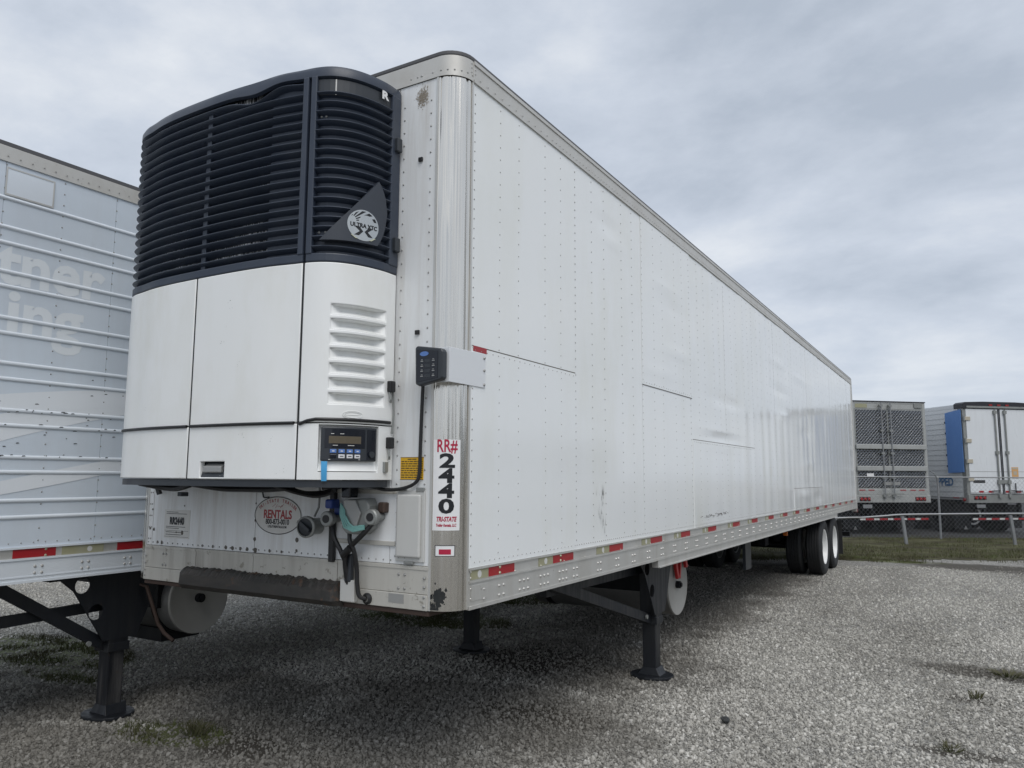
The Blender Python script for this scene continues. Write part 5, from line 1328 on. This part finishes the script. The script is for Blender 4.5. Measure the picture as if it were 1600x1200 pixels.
sl = MB().box(.1, WW-.1, -.02, .1, 1.22, zb+.12).build('rear_sill', M['fargrey'], Q, bevel=.006)
for x in (.14, .45, 1.55, 1.9, 2.2): MB().box(x, x+.2, -.026, -.02, zb+.085, zb+.115).build('reflective_tape', M['redtape'], sl)
bp_ = MB().box(.0, WW, -.03, .1, .99, 1.215).build('rear_bumper', M['fargrey'], Q, bevel=.01)
tail_lights(Q, .12, .50, 1.10, -.03); tail_lights(Q, 2.05, 2.43, 1.10, -.03)
MB().box(.25, .55, -.02, .0, .82, .93).build('number_plate', M['galv'], Q)
chassis_rear(Q)

# white trailer, right
Hh = empty('white_trailer', 'white semi-trailer with dark roof cap and blue flank panel behind the fence at right', 'semi-trailer', cpos(1511, 24.0), R(30.6+10))
zt = 4.08
MB().box(.012, WW-.012, .1, 14, 1.08, zt-.1).build('body', M['farside'], Hh)
for k in range(17):
    z = 1.15+.168*k; MB().prism([(0.012, .2, z), (-.012, .2, z), (-.002, .2, z+.165), (.012, .2, z+.165)], (0, 13.7, 0)).build('siding_board', M['farside'], Hh)
MB().box(-.01, .1, .1, 14, zt-.12, zt-.02).build('side_top_rail', M['farside'], Hh)
MB().box(-.01, WW+.01, -.0, 14.1, zt-.02, zt).build('roof', M['farwhite'], Hh)
MB().box(-.012, .1, .0, .16, .98, zt).build('rear_post', M['castgrey'], Hh, bevel=.01)
MB().box(WW-.1, WW+.012, .0, .16, .98, zt).build('rear_post', M['castgrey'], Hh, bevel=.01)
mb = MB(); mb.prism([(-.03, -.05, zt-.14), (-.03, -.05, zt+.01), (.05, -.05, zt+.06), (.7, -.05, zt+.085), (WW-.7, -.05, zt+.085), (WW-.05, -.05, zt+.06), (WW+.03, -.05, zt+.01), (WW+.03, -.05, zt-.14)], (0, .4, 0))
cap = mb.build('roof_cap', M['farblack'], Hh, bevel=.01)
MB().box(.1, WW-.1, -.06, -.05, zt-.12, zt-.06).build('header_strip', M['castgrey'], cap)
for x in (.9, 1.2, 1.5): MB().box(x, x+.12, -.068, -.06, zt-.05, zt).build('marker_lamp', M['redlens'], cap)
xm = 1.27
for x0, x1 in ((.09, xm-.01), (xm+.01, WW-.09)):
    d_ = MB().box(x0, x1, -.02, .05, 1.27, zt-.15).build('rear_door', M['farwhite'], Hh, bevel=.004)
    for z in (1.3, 1.78, 1.95): MB().box(x0+.01, x1-.01, -.024, -.02, z, z+.012).build('door_seam', M['grey'], d_)
    MB().box(x1-.035 if x0 < 1 else x0, x1 if x0 < 1 else x0+.035, -.026, -.02, 1.27, zt-.16).build('door_gasket', M['farblack'], d_)
for x in (1.10, 1.46):
    o = MB().cyl((x, -.06, 1.12), (x, -.06, zt-.16), .024, n=8).build('lock_rod', M['castgrey'], Hh, True)
    for z in (1.2, 1.62, 2.55, zt-.25): MB().box(x-.055, x+.055, -.085, -.02, z-.05, z+.05).build('rod_guide', M['castgrey'], o)
    MB().bar((x-.03 if x < 1.3 else x+.03, -.09, 1.36), (x-.3 if x < 1.3 else x+.42, -.09, 1.35), .03, .035).build('rod_handle', M['farblack'], o)
MB().box(1.66, 1.68, -.08, -.05, 1.3, 1.6).build('handle_stop', M['farblack'], Hh)
MB().box(1.04, 1.52, -.05, -.03, 1.58, 1.70).build('handle_plate', M['castgrey'], Hh)
for z in (3.62, 2.92, 2.28, 1.72+.0):
    o = MB().box(-.0, .22, -.045, -.015, z-.06, z+.06).build('hinge', M['beige'], Hh, bevel=.006)
    MB().cyl((.0, -.04, z-.07), (.0, -.04, z+.07), .03, n=10).build('hinge_pin', M['castgrey'], o, True)
o = MB().box(1.60, 1.84, -.024, -.02, 1.75, 2.10).build('orange_label', M['orange'], Hh)
MB().box(1.62, 1.82, -.027, -.024, 2.04, 2.08).box(1.66, 1.78, -.027, -.024, 1.86, 1.97).build('label_print', M['beige'], o)
MB().box(.20, .62, -.024, -.02, 1.60, 1.69).build('dark_nameplate', M['lettergrey'], Hh)
for k, x in enumerate((.38, .72, 1.33, 1.72, 2.1)): MB().box(x, x+.17, -.025, -.02, 1.30, 1.36).build('reflective_tape', M['redtape'], Hh)
MB().box(.0, WW, -.03, .1, .98, 1.24).build('rear_bumper', M['castgrey'], Hh, bevel=.01)
tail_lights(Hh, .18, .62, 1.14, -.03); tail_lights(Hh, 1.98, 2.42, 1.14, -.03)
MB().box(.28, .58, -.02, .0, .83, .93).build('number_plate', M['galv'], Hh)
# blue panel strapped on the flank by the rear post
mb = MB(); n = 10
def bl(u, v_): return (-.05-.05*math.sin(u*1.6), .05+.62*u, 1.93-.02*u + (1.98-.06*u)*v_)
mb.grid(bl, 10, 12); nvt = len(mb.v); mb.grid(lambda u, v_: (bl(u, v_)[0]+.02, bl(u, v_)[1], bl(u, v_)[2]), 10, 12)
def rimq(a, b_): mb.f.append((a, b_, b_+nvt, a+nvt))
for i in range(10): rimq(i, i+1); rimq(12*11+i, 12*11+i+1)
for j in range(12): rimq(j*11, (j+1)*11); rimq(j*11+10, (j+1)*11+10)
bpn = mb.build('blue_panel', M['bluepanel'], Hh, True)
for z in (2.1, 2.45, 2.8, 3.15, 3.5): MB().box(-.11, -.02, .67, .70, z, z+.06).build('panel_clip', M['farblack'], bpn)
lettering([('PPED', 0, 0, .36, .016, .85)], lambda u, v_: (-.0145, .92-u, 1.62+v_), M['bluefade'], Hh)
mb = MB().box(-.02, .0, .2, 1.3, 1.10, 1.145); mb.build('side_rail', M['galv'], Hh)
MB().box(-.026, -.02, .35, .6, 1.115, 1.14).build('reflective_tape', M['redtape'], Hh)
o = MB().cyl((-.02, .12, 1.08), (-.05, .12, 1.08), .05, n=12).build('side_marker', M['redlens'], Hh, True)
chassis_rear(Hh, 1.08, 14)
MB().lathe([(0, .30), (.02, .29), (.02, .25), (0, .24)], (.9, .9, .55), (0, -1, 0), 32).build('white_hoop', M['rim'], Hh, True)

# ------------------------------------------------------------ fence
FD = 22.4
Fe = empty('chain_link_fence', 'tall galvanised chain-link fence with top rail crossing in front of the rear trailers', 'fence', vp(FD, 12.34))
FA = math.atan2(R2.y, R2.x); Fe.rotation_euler = (0, 0, FA)
FH = 1.77; f0, f1 = -9.0, 12.0
for k in range(-3, 5):
    x = 3.0*k
    o = MB().cyl((x, 0, -.05), (x, 0, FH-.02), .03, n=10).build('fence_post', M['galv'], Fe, True)
    MB().lathe([(0, .04), (.03, .04), (.06, .025), (.07, 0)], (x, 0, FH-.03), (0, 0, 1), 10).build('post_cap', M['galv'], o, True)
MB().cyl((f0, 0, FH), (f1, 0, FH), .019, n=8).build('top_rail', M['galv'], Fe, True)
MB().tube([(0, -.02, FH-.1), (-.06, -.02, FH+.05), (-.12, -.02, FH+.12), (-.22, -.02, FH+.18)], .014).build('post_arm', M['galv'], Fe, True)
mb = MB(); pw_ = .125; z0, z1 = .04, FH-.03
def wire(a, b_, y):
    r = .0025; a = Vector((a[0], y, a[1])); b_ = Vector((b_[0], y, b_[1])); d = (b_-a).normalized(); s_ = Vector((-d.z, 0, d.x))
    vs_ = []
    for p in (a, b_): vs_ += [p+s_*r, p-s_*r*.5+Vector((0, r*.87, 0)), p-s_*r*.5-Vector((0, r*.87, 0))]
    mb.add(vs_, [(0, 1, 4, 3), (1, 2, 5, 4), (2, 0, 3, 5)])
x = f0-1.7
while x < f1:
    for y_, sg in ((-.024, 1), (-.031, -1)):
        a, b_ = (x, z0), (x+(z1-z0)*.95, z1)
        if sg < 0: a, b_ = (x, z1), (x+(z1-z0)*.95, z0)
        sl_ = (b_[1]-a[1])/(b_[0]-a[0])
        if a[0] < f0: a = (f0, a[1]+sl_*(f0-a[0]))
        if b_[0] > f1: b_ = (f1, a[1]+sl_*(f1-a[0]))
        if b_[0] > a[0]+.02: wire(a, b_, y_)
    x += pw_
mb.build('chain_link_mesh', M['wire'], Fe, kind='stuff')
Pr = empty('pipe_rail', 'low galvanised pipe rail on short posts standing on the grass before the fence', 'railing', vp(20.6, 10.4)); Pr.rotation_euler = (0, 0, FA)
for k in range(-1, 4):
    x = 2.87*k
    MB().bar((x+.03, 0, -.03), (x-.05, 0, .78), .075, .06).build('rail_post', M['galv'], Pr, bevel=.008)
pts_ = [(-4.2, 0, .62), (-3.0, 0, .63), (-1.55, 0, .69), (-1.1, 0, .70), (-.5, 0, .745), (.2, 0, .785), (3, 0, .82), (6, 0, .84), (9.5, 0, .84)]
hose('top_pipe', [(a, b_-.035, c) for a, b_, c in pts_], .026, M['galv'], Pr)

# ------------------------------------------------------------ far wood to the right of the yard (mirrored in the trailer side)
M['foliage'] = mat('far_foliage', (0.05, 0.06, 0.04), 0.8, spec=0.2)
mb = MB(); random.seed(17)
for k in range(150):
    y = -60+1.5*k+random.uniform(-1, 1); x = 72+random.uniform(-5, 5); h = random.uniform(6.5, 10.5)+1.8*noise.noise((y*.05, 1, 0)); r0 = random.uniform(1.6, 2.6)
    for q in range(70):
        f_ = random.random()**.7; z = h*f_; rr_ = r0*(1-.75*max(0, f_-.35))*math.sqrt(random.random()); a = random.uniform(0, 6.28); s_ = random.uniform(.35, .8)
        c = Vector((x+rr_*math.cos(a), y+rr_*math.sin(a), z)); u_ = Vector((random.gauss(0, 1), random.gauss(0, 1), random.gauss(0, 1))).normalized(); v_ = u_.orthogonal().normalized()
        mb.add([c+u_*s_, c-u_*s_*.5+v_*s_*.8, c-u_*s_*.5-v_*s_*.8], [(0, 1, 2)])
mb.build('distant_wood', M['foliage'], None, kind='stuff')

# ------------------------------------------------------------ small things on the gravel
def weed(x, y, r, n, label, h=.09):
    random.seed(int(abs(x*100)+y*10)); mb = MB()
    for k in range(n):
        a = random.uniform(0, 6.28); q = r*math.sqrt(random.random()); x0, y0 = q*math.cos(a)*.5, q*math.sin(a)*.5
        x1, y1 = q*math.cos(a)+random.gauss(0, .02), q*math.sin(a)+random.gauss(0, .02); z1 = random.uniform(.3, 1)*h; w_ = .004
        xm_, ym_ = (x0+x1)/2, (y0+y1)/2
        mb.add([(x0-w_*.5, y0, .01), (x0+w_*.5, y0, .01), (xm_+w_, ym_, z1*.8), (xm_-w_, ym_, z1*.8), (x1, y1, z1)], [(0, 1, 2, 3), (3, 2, 4)])
    o = mb.build('weed', M['blade'], None); o.location = (x, y, 0)
    return tag(o, label, 'weed')
weed(-2.3, .32, .13, 90, 'low green weed tuft in the shaded gravel under the nose')
weed(2.2, 4.05, .09, 26, 'thin sprig of weed in open gravel at the right edge', .08)
weed(2.45, 5.0, .22, 120, 'brown-green weed patch on bare soil at the far right', .06)
weed(2.05, 2.62, .12, 50, 'small weed by the bottom right corner of the gravel', .05)
mb = MB(); random.seed(21)
bm = bmesh.new(); bmesh.ops.create_icosphere(bm, subdivisions=2, radius=.032)
for v_ in bm.verts: v_.co *= 1+.5*noise.noise(v_.co*38); v_.co.z *= .7
me = bpy.data.meshes.new('clod'); bm.to_mesh(me); bm.free(); me.materials.append(M['tar'])
o = bpy.data.objects.new('clod', me); COL.objects.link(o); o.location = (.68, 2.41, .035); tag(o, 'small black clod lying alone on the open gravel', 'clod')
